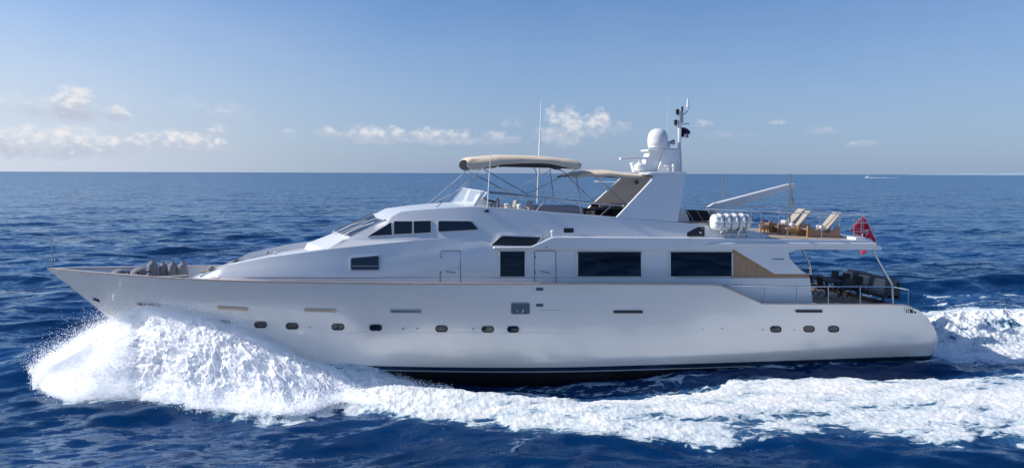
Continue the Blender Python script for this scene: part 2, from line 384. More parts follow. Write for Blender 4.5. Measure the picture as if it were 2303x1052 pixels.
# cap rail, inner bulwark and decks
def offs(i0, i1, t, dz):
    out = []
    for x in xc:
        if x < i0 or x > i1: continue
        z = float(zs(x)); out.append((x, -max(float(BB(x, z))-t, 0.0), z+dz))
    return out
xa = float(P(2042, 688, -3)[0])
o1 = offs(XB, xa, -0.035, 0.0); o2 = offs(XB, xa, -0.035, 0.055); o3 = offs(XB, xa, 0.14, 0.055); o4 = offs(XB, xa, 0.14, 0.0)
mb = MB().grid(np.array([o1, o2, o3, o4, o1])); mb.weld(); ob('cap_rail', mb, CAPT, yacht, smooth=50)
xhb = float(HP(1625, 643)[0]); ZD = 2.85
deckz = lambda x: np.where(x < xhb, zs(x)-0.75, zs(x)-0.02)
i1_ = [p for p in offs(XB+0.3, xa, 0.12, 0.0)]; i2 = []
for (x, y, z) in i1_:
    zl = float(zs(x))-0.8 if x < xhb+1.9 else z-0.4; xl = max(x, float(xstem(zl))+0.25); i2.append((xl, min(y, 0) if x > XB+4 and False else -max(float(BB(xl, zl))-0.12, 0.0), zl))
mb = MB().grid(np.array([i1_, i2])); mb.mirror(); ob('inner_bulwark', mb, WHITE, yacht)
xh = float(HP(1714, 684)[0])
dk = []
for x in np.linspace(XB+0.5, xh, 60):
    z = float(zs(min(x, xhb-0.1)))-0.75; b = max(float(BB(x, z))-0.05, 0.0); dk.append([(x, w*b, z+0.03*(1-w*w)) for w in np.linspace(-1, 1, 9)])
ob('fore_deck', MB().grid(np.array(dk)), DECKG, yacht)
dk = []
for x in np.linspace(xh-0.4, xa, 30):
    z = float(zs(max(x, xh+0.05)))+0.01-0.3; b = float(BB(x, z))-0.06; dk.append([(x, w*b, z) for w in np.linspace(-1, 1, 9)])
ob('aft_deck', MB().grid(np.array(dk)), TEAKD, yacht)

# ---- hull fittings (near side)
def hull_patch(poly, off):
    return [HP(a, b, off) for a, b in poly]
def stadium(cx, cy, w, h, n=8):
    r = h/2; pts = []
    for k in range(n+1):
        t = -math.pi/2+math.pi*k/n; pts.append((cx+w/2-r+r*math.cos(t), cy+r*math.sin(t)))
    for k in range(n+1):
        t = math.pi/2+math.pi*k/n; pts.append((cx-w/2+r+r*math.cos(t), cy+r*math.sin(t)))
    return pts
for (cx, cy, w) in [(505, 727, 28), (586, 730, 29), (657, 733, 29), (760, 735, 29), (845, 736.5, 29), (993, 739, 28), (1097, 740, 28), (1154, 740, 27), (1745, 740, 25.5), (1820, 739.5, 25.5), (1875, 739.5, 25)]:
    sp = stadium(cx, cy, w, 14.5)
    m_ = MB(); inn = hull_patch(stadium(cx, cy, w-3.5, 11), 0.022); out = hull_patch(sp, 0.022); base = hull_patch(grow(sp, 0.4), -0.03)
    m_.grid(np.array([base, out, inn, hull_patch(stadium(cx, cy, w-4, 10.6), -0.02)]), close=True)
    fr = ob('porthole', m_, RUB, yacht)
    ob('pane', MB().slab(hull_patch(stadium(cx, cy, w-3.6, 11), 0.008), hull_patch(stadium(cx, cy, w-3.6, 11), -0.03)), GLASS, fr)
def strip(name, x0, x1, y0, y1, h, mt, off=0.05, r=2.5, parent=None):
    pl = rpoly([(x0, y0-h/2), (x1, y1-h/2), (x1, y1+h/2), (x0, y0+h/2)], r)
    return ob(name, MB().slab(hull_patch(pl, off), hull_patch(pl, -0.03)), mt, parent or yacht, bevel=0.006)
GILT = mat('bronze_trim', (0.55, 0.42, 0.34), 0.3, metal=0.7)
for (x0, x1, y0, y1, mt) in [(306, 364, 683, 687, GILT), (488, 557, 692, 696, GILT), (684, 756, 697.5, 699, GILT), (878, 948, 700, 700.5, STEELD), (1380, 1446, 701, 701, RUB), (1790, 1850, 699.5, 699.5, RUB)]:
    strip('hull_vent', x0, x1, y0, y1, 6, mt)
strip('hawse_pipe', 209, 224, 672, 677, 5, BLACK, 0.03)
for k in range(5): strip('anchor_fluke', 312+k*10.5, 318+k*10.5, 684+k*0.6, 685+k*0.6, 4, BLACK, 0.09, 1)
hp = strip('hull_hatch', 1149, 1192, 693.5, 693.5, 26, mat('hatch_blue_grey', (0.10, 0.13, 0.17), 0.35), 0.012, 5)
pl = rpoly([(1149, 680.5), (1192, 680.5), (1192, 706.5), (1149, 706.5)], 5); pl2 = rpoly([(1151, 683), (1190, 683), (1190, 704.5), (1151, 704.5)], 4)
ob('frame', MB().grid(np.array([hull_patch(pl, 0.0), hull_patch(pl, 0.03), hull_patch(pl2, 0.03), hull_patch(pl2, 0.0)]), close=True), STEELD, hp)
for sx_, d in ((1163, 1.5), (1176, -1.5)): ob('handle', MB().tube([HP(sx_-d, 696, 0.035), HP(sx_+d, 702, 0.035)], 0.02), CHROME, hp)
for cy in (650, 686): strip('hull_fitting', 1205.5, 1222, cy, cy, 6.5, mat('fitting_blue_grey', (0.08, 0.11, 0.17), 0.3), 0.02, 2)
SEAM = mat('seam_shadow_gap', (0.16, 0.17, 0.19), 0.6)
ob('boarding_gate_seam', MB().tube([HP(1213, 694, 0.0), HP(1219, 697, 0.0), HP(1260, 697, 0.0)], 0.008, 5), SEAM, yacht)
ob('rub_strake', MB().tube([HP(a, 747+(a-700)*0.001, -0.003) for a in range(700, 1340, 40)], 0.012, 5), HULL, yacht)
for cx, cy in [(698, 735), (907, 738), (939, 738), (1064, 738), (1580, 740), (1624, 738), (1716, 741), (1786, 741), (2000, 802)]:
    p = HP(cx, cy, 0.0); ob('drain_outlet', MB().lathe([(0.035, -0.01), (0.05, 0.012), (0.03, 0.014), (0.025, 0.0)], p, 10, axis=1), STEELD, yacht)
# stern fairlead
pl = rpoly([(2034, 692), (2048, 691), (2066, 701), (2066, 706), (2036, 706)], 4); pin = rpoly([(2037, 694), (2048, 693.5), (2062, 702), (2062, 704), (2038, 704)], 3)
fl_ = ob('stern_fairlead', MB().grid(np.array([hull_patch(pl, -0.02), hull_patch(pl, 0.03), hull_patch(pin, 0.03), hull_patch(pin, -0.02)]), close=True), CHROME, yacht)
ob('opening', MB().slab(hull_patch(pin, 0.01), hull_patch(pin, -0.03)), BLACK, fl_)
for a in (2040, 2044, 2053): ob('roller', MB().tube([HP(a, 693.5, 0.03), HP(a+1, 704, 0.03)], 0.025), CHROME, fl_)

# ------------------------------------------------------------------ superstructure
I = np.interp
def q3(px, py, y): return tuple(P(px, py, y))
# lower house side: base, crease and shoulder rows
def base_y(px): return float(I(px, [470, 493, 603, 736, 900, 1900], [1.95, 2.2, 2.68, 2.86, 2.92, 2.92]))
def sh_y(px): return float(I(px, [470, 493, 603, 736, 850, 932, 1090, 1250], [1.8, 2.05, 2.42, 2.58, 2.64, 2.68, 2.75, 2.75]))
def sh_p(px): return float(I(px, [490, 497, 513, 603, 736, 850, 932, 1000, 1090, 1250], [608, 604, 596, 578.5, 560.6, 549, 541, 537, 533.5, 533]))
def cr_p(px): return float(I(px, [860, 1085, 1250], [618, 559.5, 559.5]))
cols = [490, 497, 505, 513, 540, 603, 670, 736, 790, 850, 858, 890, 932, 1000, 1050, 1085, 1120, 1180, 1250]
A = np.zeros((4, len(cols), 3)); 
for j, c in enumerate(cols):
    by = base_y(c); sy = sh_y(c); bp = 623.5; sp_ = sh_p(c)
    cp = cr_p(c) if c >= 858 else 618.5
    A[0, j] = P(c, bp, -by); A[1, j] = P(c, cp, -(by if c >= 858 else by-0.01)); A[2, j] = P(c, (cp+sp_)/2, -(by*0.42+sy*0.58)); A[3, j] = P(c, sp_, -sy)
side = MB().grid(A)
# shoulder cap, recess and coach roof
top = A[3]
def inset(arr, d, dz): return np.array([(x, min(y+d, 0), z+dz) for (x, y, z) in arr])
nfr = cols.index(790)+1
T0 = top[:nfr]; T1 = inset(T0, 0.42, 0.02); T2 = inset(T0, 0.50, -0.24); T3 = np.array([(x, 0, z-0.16) for (x, y, z) in T0])
side.grid(np.array([T0, T1, T2, T3]))
# nose: forward face from the first station down to the deck
n0 = A[:, 0]; zdk = float(zs(n0[0][0])-0.75)
nose = np.array([[n0[0], n0[1], n0[2], n0[3], T1[0], (T1[0][0]-0.1, 0, T1[0][2]-0.05)],
                 [tuple(P(470, 628, -1.7)), tuple(P(472, 622, -1.68)), tuple(P(474, 618, -1.66)), tuple(P(478, 612, -1.6)), tuple(P(476, 610, -1.1)), tuple(P(474, 606, 0))],
                 [tuple(P(444, 632, -1.45)), tuple(P(444, 631, -1.45)), tuple(P(445, 630, -1.42)), tuple(P(446, 629, -1.4)), tuple(P(440, 626, -1.0)), tuple(P(436, 621, 0))],
                 [tuple(P(430, 650, -1.4)), tuple(P(430, 650, -1.35)), tuple(P(430, 650, -1.3)), tuple(P(430, 650, -1.2)), tuple(P(426, 645, -0.9)), tuple(P(424, 640, 0))]])
side.grid(nose); side.weld()
ob('coach_house', side, WHITE, yacht, smooth=28)
# base sill running the whole house, with the taller wall exposed aft
def sill_bot(c): return float(I(c, [447, 800, 900, 1600, 1700, 1828], [638, 641, 650, 650, 700, 700]))
cs = [447, 470, 497, 560, 603, 670, 736, 800, 900, 1100, 1300, 1500, 1600, 1640, 1700, 1760, 1821]
A = np.zeros((4, len(cs), 3))
for j, c in enumerate(cs):
    by = base_y(c)+(0.05 if c > 800 else 0.0)
    if c < 497: by = float(I(c, [447, 470, 497], [1.5, 1.8, 2.28]))
    tp = float(I(c, [447, 497, 560, 5000], [629, 617, 624.5, 625]))
    A[0, j] = P(c, sill_bot(c), -by); A[1, j] = P(c, tp+0.8, -by); A[2, j] = P(c, tp, -by+0.02); A[3, j] = P(c, tp, -by+0.16)
end = [tuple(P(1830, 700, -2.95)), tuple(P(1821.5, 626, -2.95)), tuple(P(1821, 625, -2.93)), tuple(P(1821, 625, -2.7))]
A = np.concatenate([A, np.array(end)[:, None, :]], axis=1)
mb = MB().grid(A)
e = [(end[0][0], y, end[0][2]) for y in (-2.95,)]
mb.grid(np.array([[end[0], end[1]], [(end[0][0], -2.6, end[0][2]), (end[1][0], -2.6, end[1][2])]]))
mb.mirror(); ob('house_sill', mb, WHITE, yacht, smooth=30)
# cabin side aft of the crease, under the overhang
mb = MB(); cs = np.linspace(1250, 1650, 9); A = np.zeros((2, 9, 3))
for j, c in enumerate(cs): A[0, j] = P(c, 623.5, -2.92); A[1, j] = P(c, 559, -2.92)
mb.grid(A)
mb.mirror(); ob('cabin_side', mb, WHITE, yacht)
mb = MB().slab([P(a, b, -2.935) for a, b in [(1648.5, 561), (1822, 561), (1822, 625), (1648.5, 625)]][::1], [P(a, b, -2.935)+np.array([0, .1, 0]) for a, b in [(1648.5, 561), (1822, 561), (1822, 625), (1648.5, 625)]])
wing_out = [(1650, 562), (1742, 615), (1819, 615), (1821, 625), (1648.5, 625), (1648.5, 562)]
mb = MB(); o = [P(a, b, -2.94) for a, b in wing_out]; mb.slab(o, [q+np.array([0, 0.1, 0]) for q in o]); mb.mirror(); ob('teak_panel', mb, TEAKP, yacht)
wing = rpoly([(1648, 559), (1742, 615.5), (1815, 616), (1800, 606), (1777, 583), (1773, 568), (1800, 559)], 4, 3)
mb = MB(); o = [P(a, b, -3.14) for a, b in wing]; mb.slab(o, [q+np.array([0, 0.18, 0]) for q in o]); mb.mirror(); ob('side_wing', mb, WHITE, yacht, bevel=0.02)
# overhang / boat deck
ov = [(1112, 555.5), (1197, 554.5), (1245, 533), (1450, 534.3), (1690, 536), (1961, 540), (1974, 553), (1983, 554), (1983, 562), (1500, 560.5), (1110, 559.5)]
o = [P(a, b, -3.2) for a, b in ov]
mb = MB(); mb.slab(o, [np.array([q[0], -2.6, q[2]]) for q in o]); mb.mirror()
ob('overhang_fascia', mb, WHITE, yacht, bevel=0.025)
zt = float(P(1690, 536, -3.2)[2]); zt2 = float(P(1961, 540, -3.2)[2]); zb_ = float(P(1700, 560, -3.2)[2]); xo0 = float(P(1255, 534, -3.2)[0]); xo1 = float(P(1958, 540, -3.2)[0]); xo2 = float(P(1981, 562, -3.2)[0])
mb = MB(); mb.slab([(xo0, -2.62, zt-0.03), (xo1, -2.62, zt2-0.03), (xo2, -2.62, zb_+0.02), (xo0, -2.62, zb_+0.04)], [(xo0, 2.62, zt-0.03), (xo1, 2.62, zt2-0.03), (xo2, 2.62, zb_+0.02), (xo0, 2.62, zb_+0.04)])
ob('boat_deck', mb, WHITE, yacht)
xt0 = float(P(1735, 536, -3.2)[0])
mb = MB(); mb.slab([(xt0, -2.95, zt+0.012), (xo1-0.7, -2.95, zt2+0.015), (xo1-0.7, 2.95, zt2+0.015), (xt0, 2.95, zt+0.012)], [(xt0, -2.95, zt-0.05), (xo1-0.7, -2.95, zt2-0.05), (xo1-0.7, 2.95, zt2-0.05), (xt0, 2.95, zt-0.05)]); ob('boat_deck_teak', mb, TEAKD, yacht)
mb = MB(); mb.box((xo1-0.35, 0, zt2+0.05), (0.5, 6.0, 0.13)); ob('deck_end_step', mb, WHITE, yacht, bevel=0.02)
# moulding along the fascia
prof = [(0.0, 0.0), (0.05, 0.01), (0.085, 0.05), (0.09, 0.11), (0.06, 0.18), (0.0, 0.2)]
rows = []
for c in [1582, 1600, 1640, 1700, 1800, 1900, 1968]:
    k = 0.15 if c == 1582 else (0.6 if c == 1600 else 1.0); zc = P(c, 553.5+(c-1582)*0.0006, -3.2); rows.append([(zc[0]-h*0.0, -3.2-d*k, zc[2]+h*(0.9 if k == 1 else k)) for d, h in prof])
mb = MB().grid(np.array(rows)); mb.add(rows[-1], [tuple(range(len(prof)))]); mb.mirror(); ob('fascia_moulding', mb, WHITE, yacht, smooth=60)
ob('fascia_light', MB().lathe([(0.03, -0.02), (0.035, 0.01), (0.02, 0.015)], P(1229, 556.5, -3.2), 8, axis=1), BLACK, yacht)
# upper side wall (wheelhouse to aft end of the flybridge coaming)
def wb_p(px): return float(I(px, [770, 932, 1000, 1090, 1245, 1690, 1745], [540.5, 541, 537, 533.5, 533, 535.5, 537]))
def wb_y(px): return float(I(px, [770, 932, 1090, 1250, 1700], [2.38, 2.68, 2.75, 2.78, 2.8]))
def wt_p(px): return float(I(px, [770, 787, 868, 902, 960, 1060, 1100, 1170, 1240, 1320, 1386, 1514, 1596, 1700, 1745], [540, 534.5, 494, 476, 471, 464.5, 466, 471, 478, 483.5, 488.5, 499, 506.5, 520, 536]))
def wt_y(px): return float(I(px, [770, 787, 868, 902, 1060, 1240, 1530, 1700], [2.36, 2.34, 2.2, 2.18, 2.4, 2.5, 2.55, 2.7]))
cs = [770, 787, 810, 840, 868, 885, 902, 930, 960, 1010, 1060, 1080, 1100, 1170, 1240, 1320, 1386, 1450, 1514, 1596, 1650, 1700, 1745]
def wall_y(px, py):
    t = np.clip((wb_p(px)-py)/max(wb_p(px)-wt_p(px), 0.5), -0.2, 1.0); return wb_y(px)+(wt_y(px)-wb_y(px))*t
A = np.zeros((4, len(cs), 3))
for j, c in enumerate(cs):
    for i in range(4):
        py = wb_p(c)+(wt_p(c)-wb_p(c))*i/3; A[i, j] = P(c, py, -wall_y(c, py))
T = A[3].copy(); uw = MB().grid(A)
# ledge between shoulder of the coach house and the foot of the wall
led = [[P(c, sh_p(c), -sh_y(c)) for c in (736, 790, 850, 932)], [P(c, wb_p(c), -wb_y(c)) for c in (770, 790, 850, 932)]]
uw.grid(np.array(led))
# wheelhouse roof / brow: near edge to crown
k902 = cs.index(902); k1100 = cs.index(1100)
E = T[k902:k1100+1]; rows = []
for (x, y, z) in E: rows.append([(x, y*w, z+0.10*(1-w*w)) for w in (1, 0.75, 0.5, 0.25, 0)])
rows = np.array(rows)
front_top = [tuple(P(902, 476, -2.18)), tuple(P(893, 474.5, -1.6)), tuple(P(882, 472.5, -1.0)), tuple(P(872, 470.5, -0.5)), tuple(P(866, 469, 0))]
front_bot = [tuple(P(868, 494, -2.2)), tuple(P(858, 492, -1.6)), tuple(P(850, 490, -1.0)), tuple(P(845, 485, -0.5)), tuple(P(843, 481, 0))]
mid = rows[0].copy(); mid2 = np.array(front_top)
rows = rows[1:]
uw.grid(np.concatenate([mid2[None], rows], axis=0)); uw.grid(np.array([front_bot, front_top]))
# white sloping deck in front of the windscreen
ws_bot = [tuple(P(787, 535, -2.3)), tuple(P(775, 531.5, -1.6)), tuple(P(762, 528, -0.9)), tuple(P(754, 526, -0.45)), tuple(P(750, 524, 0))]
fd = [tuple(P(736, 561, -2.55)), tuple(P(722, 556.5, -1.7)), tuple(P(708, 551, -0.95)), tuple(P(698, 548, -0.5)), tuple(P(692, 546, 0))]
fd2 = [tuple(P(736, 575, -2.55)), tuple(P(716, 570, -1.7)), tuple(P(700, 566, -0.95)), tuple(P(690, 562, -0.5)), tuple(P(684, 560, 0))]
uw.grid(np.array([fd2, fd, ws_bot])); uw.add([P(736, 561, -2.55), P(787, 535, -2.3), P(770, 540.5, -2.38), P(770, 562, -2.5)], [(0, 1, 2, 3)])
uw.weld(); ob('upper_house', uw, WHITE, yacht, smooth=28)
# windscreen panes with frames
for k, (a, b, w0) in enumerate([(0, 2, 0.0), (2, 4, 0.0)]):
    qa = [np.array(ws_bot[a]), np.array(ws_bot[b]), np.array(front_bot[b]), np.array(front_bot[a])]
    for sgn in (1, -1):
        q = [np.array([p[0], p[1]*sgn, p[2]]) for p in qa]
        n = np.cross(q[1]-q[0], q[3]-q[0]); n = n/np.linalg.norm(n); n = n if n[2] > 0 else -n
        c = sum(q)/4; inn = [c+(p-c)*0.93 for p in q]
        pane = ob('windscreen_pane', MB().slab([p+n*0.0 for p in inn], [p-n*0.04 for p in inn]), GLASS, yacht)
        m_ = MB(); m_.grid(np.array([[p-n*0.03 for p in q], [p+n*0.03 for p in q], [p+n*0.03 for p in inn], [p-n*0.01 for p in inn]]), close=True); ob('frame', m_, WHITE, pane)
        w0_ = inn[0]*0.35+inn[1]*0.65+n*0.03; w1_ = c+(inn[3]-c)*0.55+n*0.05
        ob('wiper', MB().tube([w0_, (w0_+w1_)/2+n*0.05, w1_], 0.018, 6), WHITE, pane)
for t in (0.1, 0.5, 0.9):
    a = np.array(ws_bot[0])*(1-t)+np.array(ws_bot[2])*t
    ob('washer_jet', MB().tube([a+np.array([-0.1, 0, 0]), a+np.array([-0.1, 0, 0.13]), a+np.array([-0.02, 0, 0.2])], 0.018, 6), CHROME, yacht)
# grab rail on the brow
ob('brow_rail', MB().tube([P(745, 528, 0.2), P(748, 520, 0.2), P(795, 500, 0.4), P(842, 478, 0.5), P(846, 482, 0.5)], 0.02), CHROME, yacht)
# windows
def wpanel(name, poly, yf, mt, out=0.015, dep=0.05, r=3.0, frame=None, fw=2.2, parent=None, sides_only=False, both=True):
    pl = rpoly(poly, r); dy = np.array([0, 1.0, 0])
    def L(pp, o): return [P(a, b, -(yf(a, b)))-dy*o for a, b in pp]
    m_ = MB().slab(L(pl, out), L(pl, -dep))
    if both: m_.mirror()
    w = ob(name, m_, mt, parent or yacht)
    if frame:
        pg = rpoly(grow(poly, fw), r+1); m_ = MB().grid(np.array([L(pg, -0.02), L(pg, out+0.02), L(pl, out+0.02), L(pl, out-0.01)]), close=True)
        if both: m_.mirror()
        ob('frame', m_, frame, w)
    return w
wy = lambda a, b: wall_y(a, b)
FRG = mat('window_frame_grey', (0.5, 0.51, 0.53), 0.3, coat=0.3)
wpanel('wheelhouse_window', [(826, 531), (880, 499.5), (882, 528)], wy, GLASS, r=2, frame=FRG, fw=1.4)
wpanel('wheelhouse_window', [(886, 497.5), (927, 497.5), (927, 525), (886, 527)], wy, GLASS, r=2, frame=FRG, fw=1.5)
wpanel('wheelhouse_window', [(930.5, 497.5), (969, 496.5), (969, 522.5), (930.5, 525)], wy, GLASS, r=3, frame=FRG, fw=1.5)
wpanel('wheelhouse_window', [(986, 497), (1060, 497.5), (1076, 516), (986, 521)], wy, GLASS, r=4, frame=FRG, fw=1.8)
def cy_(a, b):
    by = base_y(a); cp = cr_p(a) if a >= 858 else 618.5
    if b >= cp: return by
    t = min((cp-b)/max(cp-sh_p(a), 1), 1.0); return by+(sh_y(a)-by)*t
wpanel('cabin_window', [(789.5, 580.5), (852, 575), (852, 606), (789.5, 606.5)], cy_, GLASS, r=4, frame=FRG, fw=2.4)
ob('window_bar', MB().tube([P(791, 598, -cy_(791, 598)-0.03), P(850, 598, -cy_(850, 598)-0.03)], 0.014, 6), CHROME, yacht)
c29 = lambda a, b: 2.92
for poly in ([(1124, 566), (1181, 566), (1181, 620.5), (1124, 620.5)], [(1299, 567), (1442.5, 567), (1442.5, 620), (1299, 620)], [(1507.5, 567.5), (1646.5, 567.5), (1646.5, 620), (1507.5, 620)]):
    w = wpanel('saloon_window', poly, c29, GLASS, r=2.5, frame=BLACK, fw=0.8)
    for a in (poly[0][0]-0.6, poly[1][0]+0.6):
        ob('side_trim', MB().tube([P(a, poly[0][1]+1.5, -2.955), P(a, poly[2][1]-1.5, -2.955)], 0.03, 6), WHITE, w)
def door(x0, x1, ytop, dm):
    path = rpoly([(x0, 640), (x0, ytop), (x1, ytop), (x1, 640)], 6)
    path = sorted([p for p in path if p[1] < 623], key=lambda p: 0) 
    pts = [P(x0, 634, -2.985), P(x0, 626, -2.985)]+[P(x0, 622, -cy_(x0, 622)-0.0)]+[P(a, b, -cy_(a, b)) for a, b in rpoly([(x0, 623), (x0, ytop), (x1, ytop), (x1, 623)], 6) if b < 615]+[P(x1, 622, -cy_(x1, 622)), P(x1, 626, -2.985), P(x1, 634, -2.985)]
    d = ob('side_door', MB().tube(pts, 0.017, 6), SEAM, yacht)
    return d
for x0, x1 in ((990, 1036), (1202, 1250)):
    d = door(x0, x1, 563.5, 0)
    cx = (x0+x1)/2
    m_ = MB(); 
    for k in range(4): m_.tube([P(cx-10+k*5.5, 608+k*1.2, -2.925), P(cx-6+k*5.5, 612+k*0.8, -2.925)], 0.016, 5)
    ob('door_emblem', m_, SEAM, d)
    ob('handle', MB().tube([P(x1-5, 597, -2.96), P(x1-5, 604, -2.96)], 0.018, 6), CHROME, d)
    for hy in (578, 612): ob('hinge', MB().box(P(x0+1.5, hy, -cy_(x0+1.5, hy)-0.012), (0.035, 0.02, 0.11)), CHROME, d)
m_ = MB()
for k in range(8): m_.tube([P(1738+k*3.1, 584.5, -3.143), P(1740+k*3.1, 580.5, -3.143), P(1741.2+k*3.1, 584.2, -3.143)], 0.010, 4)
m_.tube([P(1736, 583, -3.143), P(1763, 582.5, -3.143)], 0.009, 4)
ob('name_emblem', m_, mat('emblem_slate', (0.13, 0.15, 0.2), 0.5), yacht)
# air intake with slats
sp_ = [(1104, 551.5), (1129, 530.5), (1218, 533.5), (1201, 553)]
ly = lambda a, b: 2.77+0.1
uy = lambda a, b: 2.86 if a < 1300 else 2.8
lv = wpanel('air_intake', sp_, ly, BLACK, out=0.0, dep=0.25, r=4)
mb = MB(); pg = rpoly(grow(sp_, 3.0), 5); pl = rpoly(sp_, 4)
mb.grid(np.array([[P(a, b, -2.6) for a, b in pg], [P(a, b, -2.885) for a, b in pg], [P(a, b, -2.895) for a, b in pl], [P(a, b, -2.86) for a, b in pl]]), close=True); mb.mirror(); ob('surround', mb, WHITE, lv, smooth=30)
for k in range(5):
    t = 0.1+k*0.2; xl = 1129-25*t; xr = 1218-17*t; yl = 530.5+21*t; yr = 533.5+19.5*t
    ob('slat', MB().slab([P(xl+2, yl, -2.88), P(xr-2, yr, -2.88), P(xr-2, yr+1.6, -2.90), P(xl+2, yl+1.6, -2.90)], [P(xl+2, yl-0.5, -2.8), P(xr-2, yr-0.5, -2.8), P(xr-2, yr+0.6, -2.8), P(xl+2, yl+0.6, -2.8)]).mirror(), mat('slat_dark', (0.035, 0.04, 0.055), 0.35), lv)
wpanel('side_light_recess', [(1268, 513), (1290, 513), (1290, 523), (1268, 523)], wy, BLACK, r=1, frame=None)
vn = wpanel('engine_vent', [(1545, 531), (1545, 523.5), (1569, 510.5), (1584, 510.5), (1584, 531)], wy, BLACK, out=0.03, r=1.5)
ob('vent_fitting', MB().lathe([(0.05, -0.03), (0.07, 0.02), (0.04, 0.03)], P(1577, 524, -wall_y(1577, 524)-0.04), 10, axis=1), CHROME, vn)
ob('vent_plate', MB().box(P(1579, 514.5, -wall_y(1579, 515)-0.035), (0.12, 0.02, 0.04)), CHROME, vn)
ob('deck_light', MB().lathe([(0.05, 0), (0.05, 0.12), (0.09, 0.14), (0.09, 0.22), (0.03, 0.26)], P(1242, 531, -3.0), 10), WHITE, yacht)
# flybridge floor, inner coaming
k1 = cs.index(1060); kz = cs.index(1700)
zf = float(P(1240, 478, -2.5)[2])-0.55
ci = []
for (x, y, z) in T[k1:kz+1]: ci.append([(x, y, z), (x, y+0.16, z+0.01), (x, y+0.2, min(zf, z-0.02))])
mb = MB().grid(np.array(ci)); mb.mirror(); ob('flybridge_coaming', mb, WHITE, yacht, smooth=30)
xf0, xf1 = float(T[k1][0])-0.6, float(T[kz][0])
mb = MB(); mb.slab([(xf0, -2.35, zf), (xf1, -2.5, zf), (xf1, 2.5, zf), (xf0, 2.35, zf)], [(xf0, -2.35, zf-0.05), (xf1, -2.5, zf-0.05), (xf1, 2.5, zf-0.05), (xf0, 2.35, zf-0.05)]); ob('flybridge_deck', mb, TEAKD, yacht)
# aft bulkhead of the saloon with dark glass doors
xab = float(P(1818, 640, -2.9)[0]); zad = float(zs(xh+0.2))
xab2 = xab-1.0
ob('aft_bulkhead', MB().box((xab2, 0, (zad-0.3+zb_)/2), (0.1, 5.6, zb_-zad+0.3)), WHITE, yacht)
ob('aft_door', MB().box((xab2+0.07, 0, (zad+zb_)/2-0.1), (0.06, 3.2, zb_-zad-0.4)), GLASS, yacht)

# radar arch
ar = [(1386, 489), (1475, 394), (1543, 391), (1525, 499)]
yo, yi = -2.3, -2.16
o = [P(ar[0][0], ar[0][1], -2.52), P(ar[1][0], ar[1][1], -2.15), P(ar[2][0], ar[2][1], -2.15), P(ar[3][0], ar[3][1], -2.54)]
def addy(q, d): return np.array([q[0], q[1]+d, q[2]])
mb = MB(); mb.slab(o, [addy(q, 0.14) for q in o]); mb.mirror()
arch = bpy.data.objects.new('radar_arch', None); COL.objects.link(arch); arch.parent = yacht
ob('arch_leg', mb, WHITE, arch, bevel=0.03)
lin = [q for q in o]; c = sum(lin)/4; li = [addy(c+(q-c)*0.97, 0.145) for q in lin]; mb = MB(); mb.slab(li, [addy(q, 0.012) for q in li]); mb.mirror(); ob('lining', mb, LINING, arch)
pc = P(1500, 412, -2.15+0.16); ob('speaker', MB().lathe([(0.11, 0.16), (0.11, 0.19), (0.06, 0.2)], (pc[0], pc[1], pc[2]), 14, axis=1).mirror(), mat('speaker_grey', (0.12, 0.12, 0.15), 0.6), arch)
xa0 = float(P(1470, 388, -2.15)[0]); xa1 = float(P(1543, 390, -2.15)[0]); za1 = float(P(1543, 391, -2.15)[2]); za0 = float(P(1475, 392, -2.15)[2])
mb = MB(); pts = [(xa0-0.35, za0-0.02), (xa0-0.1, za0+0.10), (xa1+0.02, za1+0.1), (xa1+0.02, za1-0.03)]
mb.slab([(x, -2.17, z) for x, z in pts], [(x, 2.17, z) for x, z in pts]); ob('arch_top', mb, WHITE, arch, bevel=0.03)
zt_ = za1+0.1
# forward platform of arch for the radar scanner
ob('radar_platform', MB().box((xa0-0.5, 0, za0+0.03), (1.2, 1.7, 0.12)), WHITE, arch, bevel=0.02)
# mast tower: near face 1477-1530 x 333-384, top 1
def tower():
    a = [P(1478, 386, -0.55), P(1498, 334, -0.45), P(1528, 333, -0.45), P(1531, 386, -0.55)]
    mb = MB(); mb.slab(a, [np.array([q[0], -q[1], q[2]]) for q in a]); t = ob('mast_tower', mb, WHITE, yacht, bevel=0.02)
    b = [P(1452, 386, 0.35), P(1464, 340, 0.35), P(1490, 334, 0.3), P(1484, 386, 0.35)]
    mb = MB(); mb.slab([P(1446, 386, -0.35), P(1462, 340, -0.3), P(1497, 336, -0.3), P(1482, 386, -0.35)], [np.array([q[0], 0.35, q[2]]) for q in [P(1446, 386, -0.35), P(1462, 340, -0.3), P(1497, 336, -0.3), P(1482, 386, -0.35)]]); ob('dome_pedestal', mb, WHITE, t, bevel=0.02)
    mb = MB(); p0 = P(1459, 338, -0.55); p1 = P(1529, 332, -0.45); mb.box(((p0[0]+p1[0])/2, 0, p0[2]), (p1[0]-p0[0], 1.0, 0.1)); ob('dome_shelf', mb, WHITE, t, bevel=0.02)
    ob('cross_shelf', MB().box(P(1510, 373, -0.72), (0.62, 0.3, 0.03)), WHITE, t, bevel=0.005)
    for dx in (-0.18, 0.18): ob('shelf_leg', MB().tube([P(1510, 373, -0.72)+np.array([dx, 0, 0]), P(1510, 384, -0.72)+np.array([dx, 0, 0])], 0.02, 6), WHITE, t)
    return t
tower()
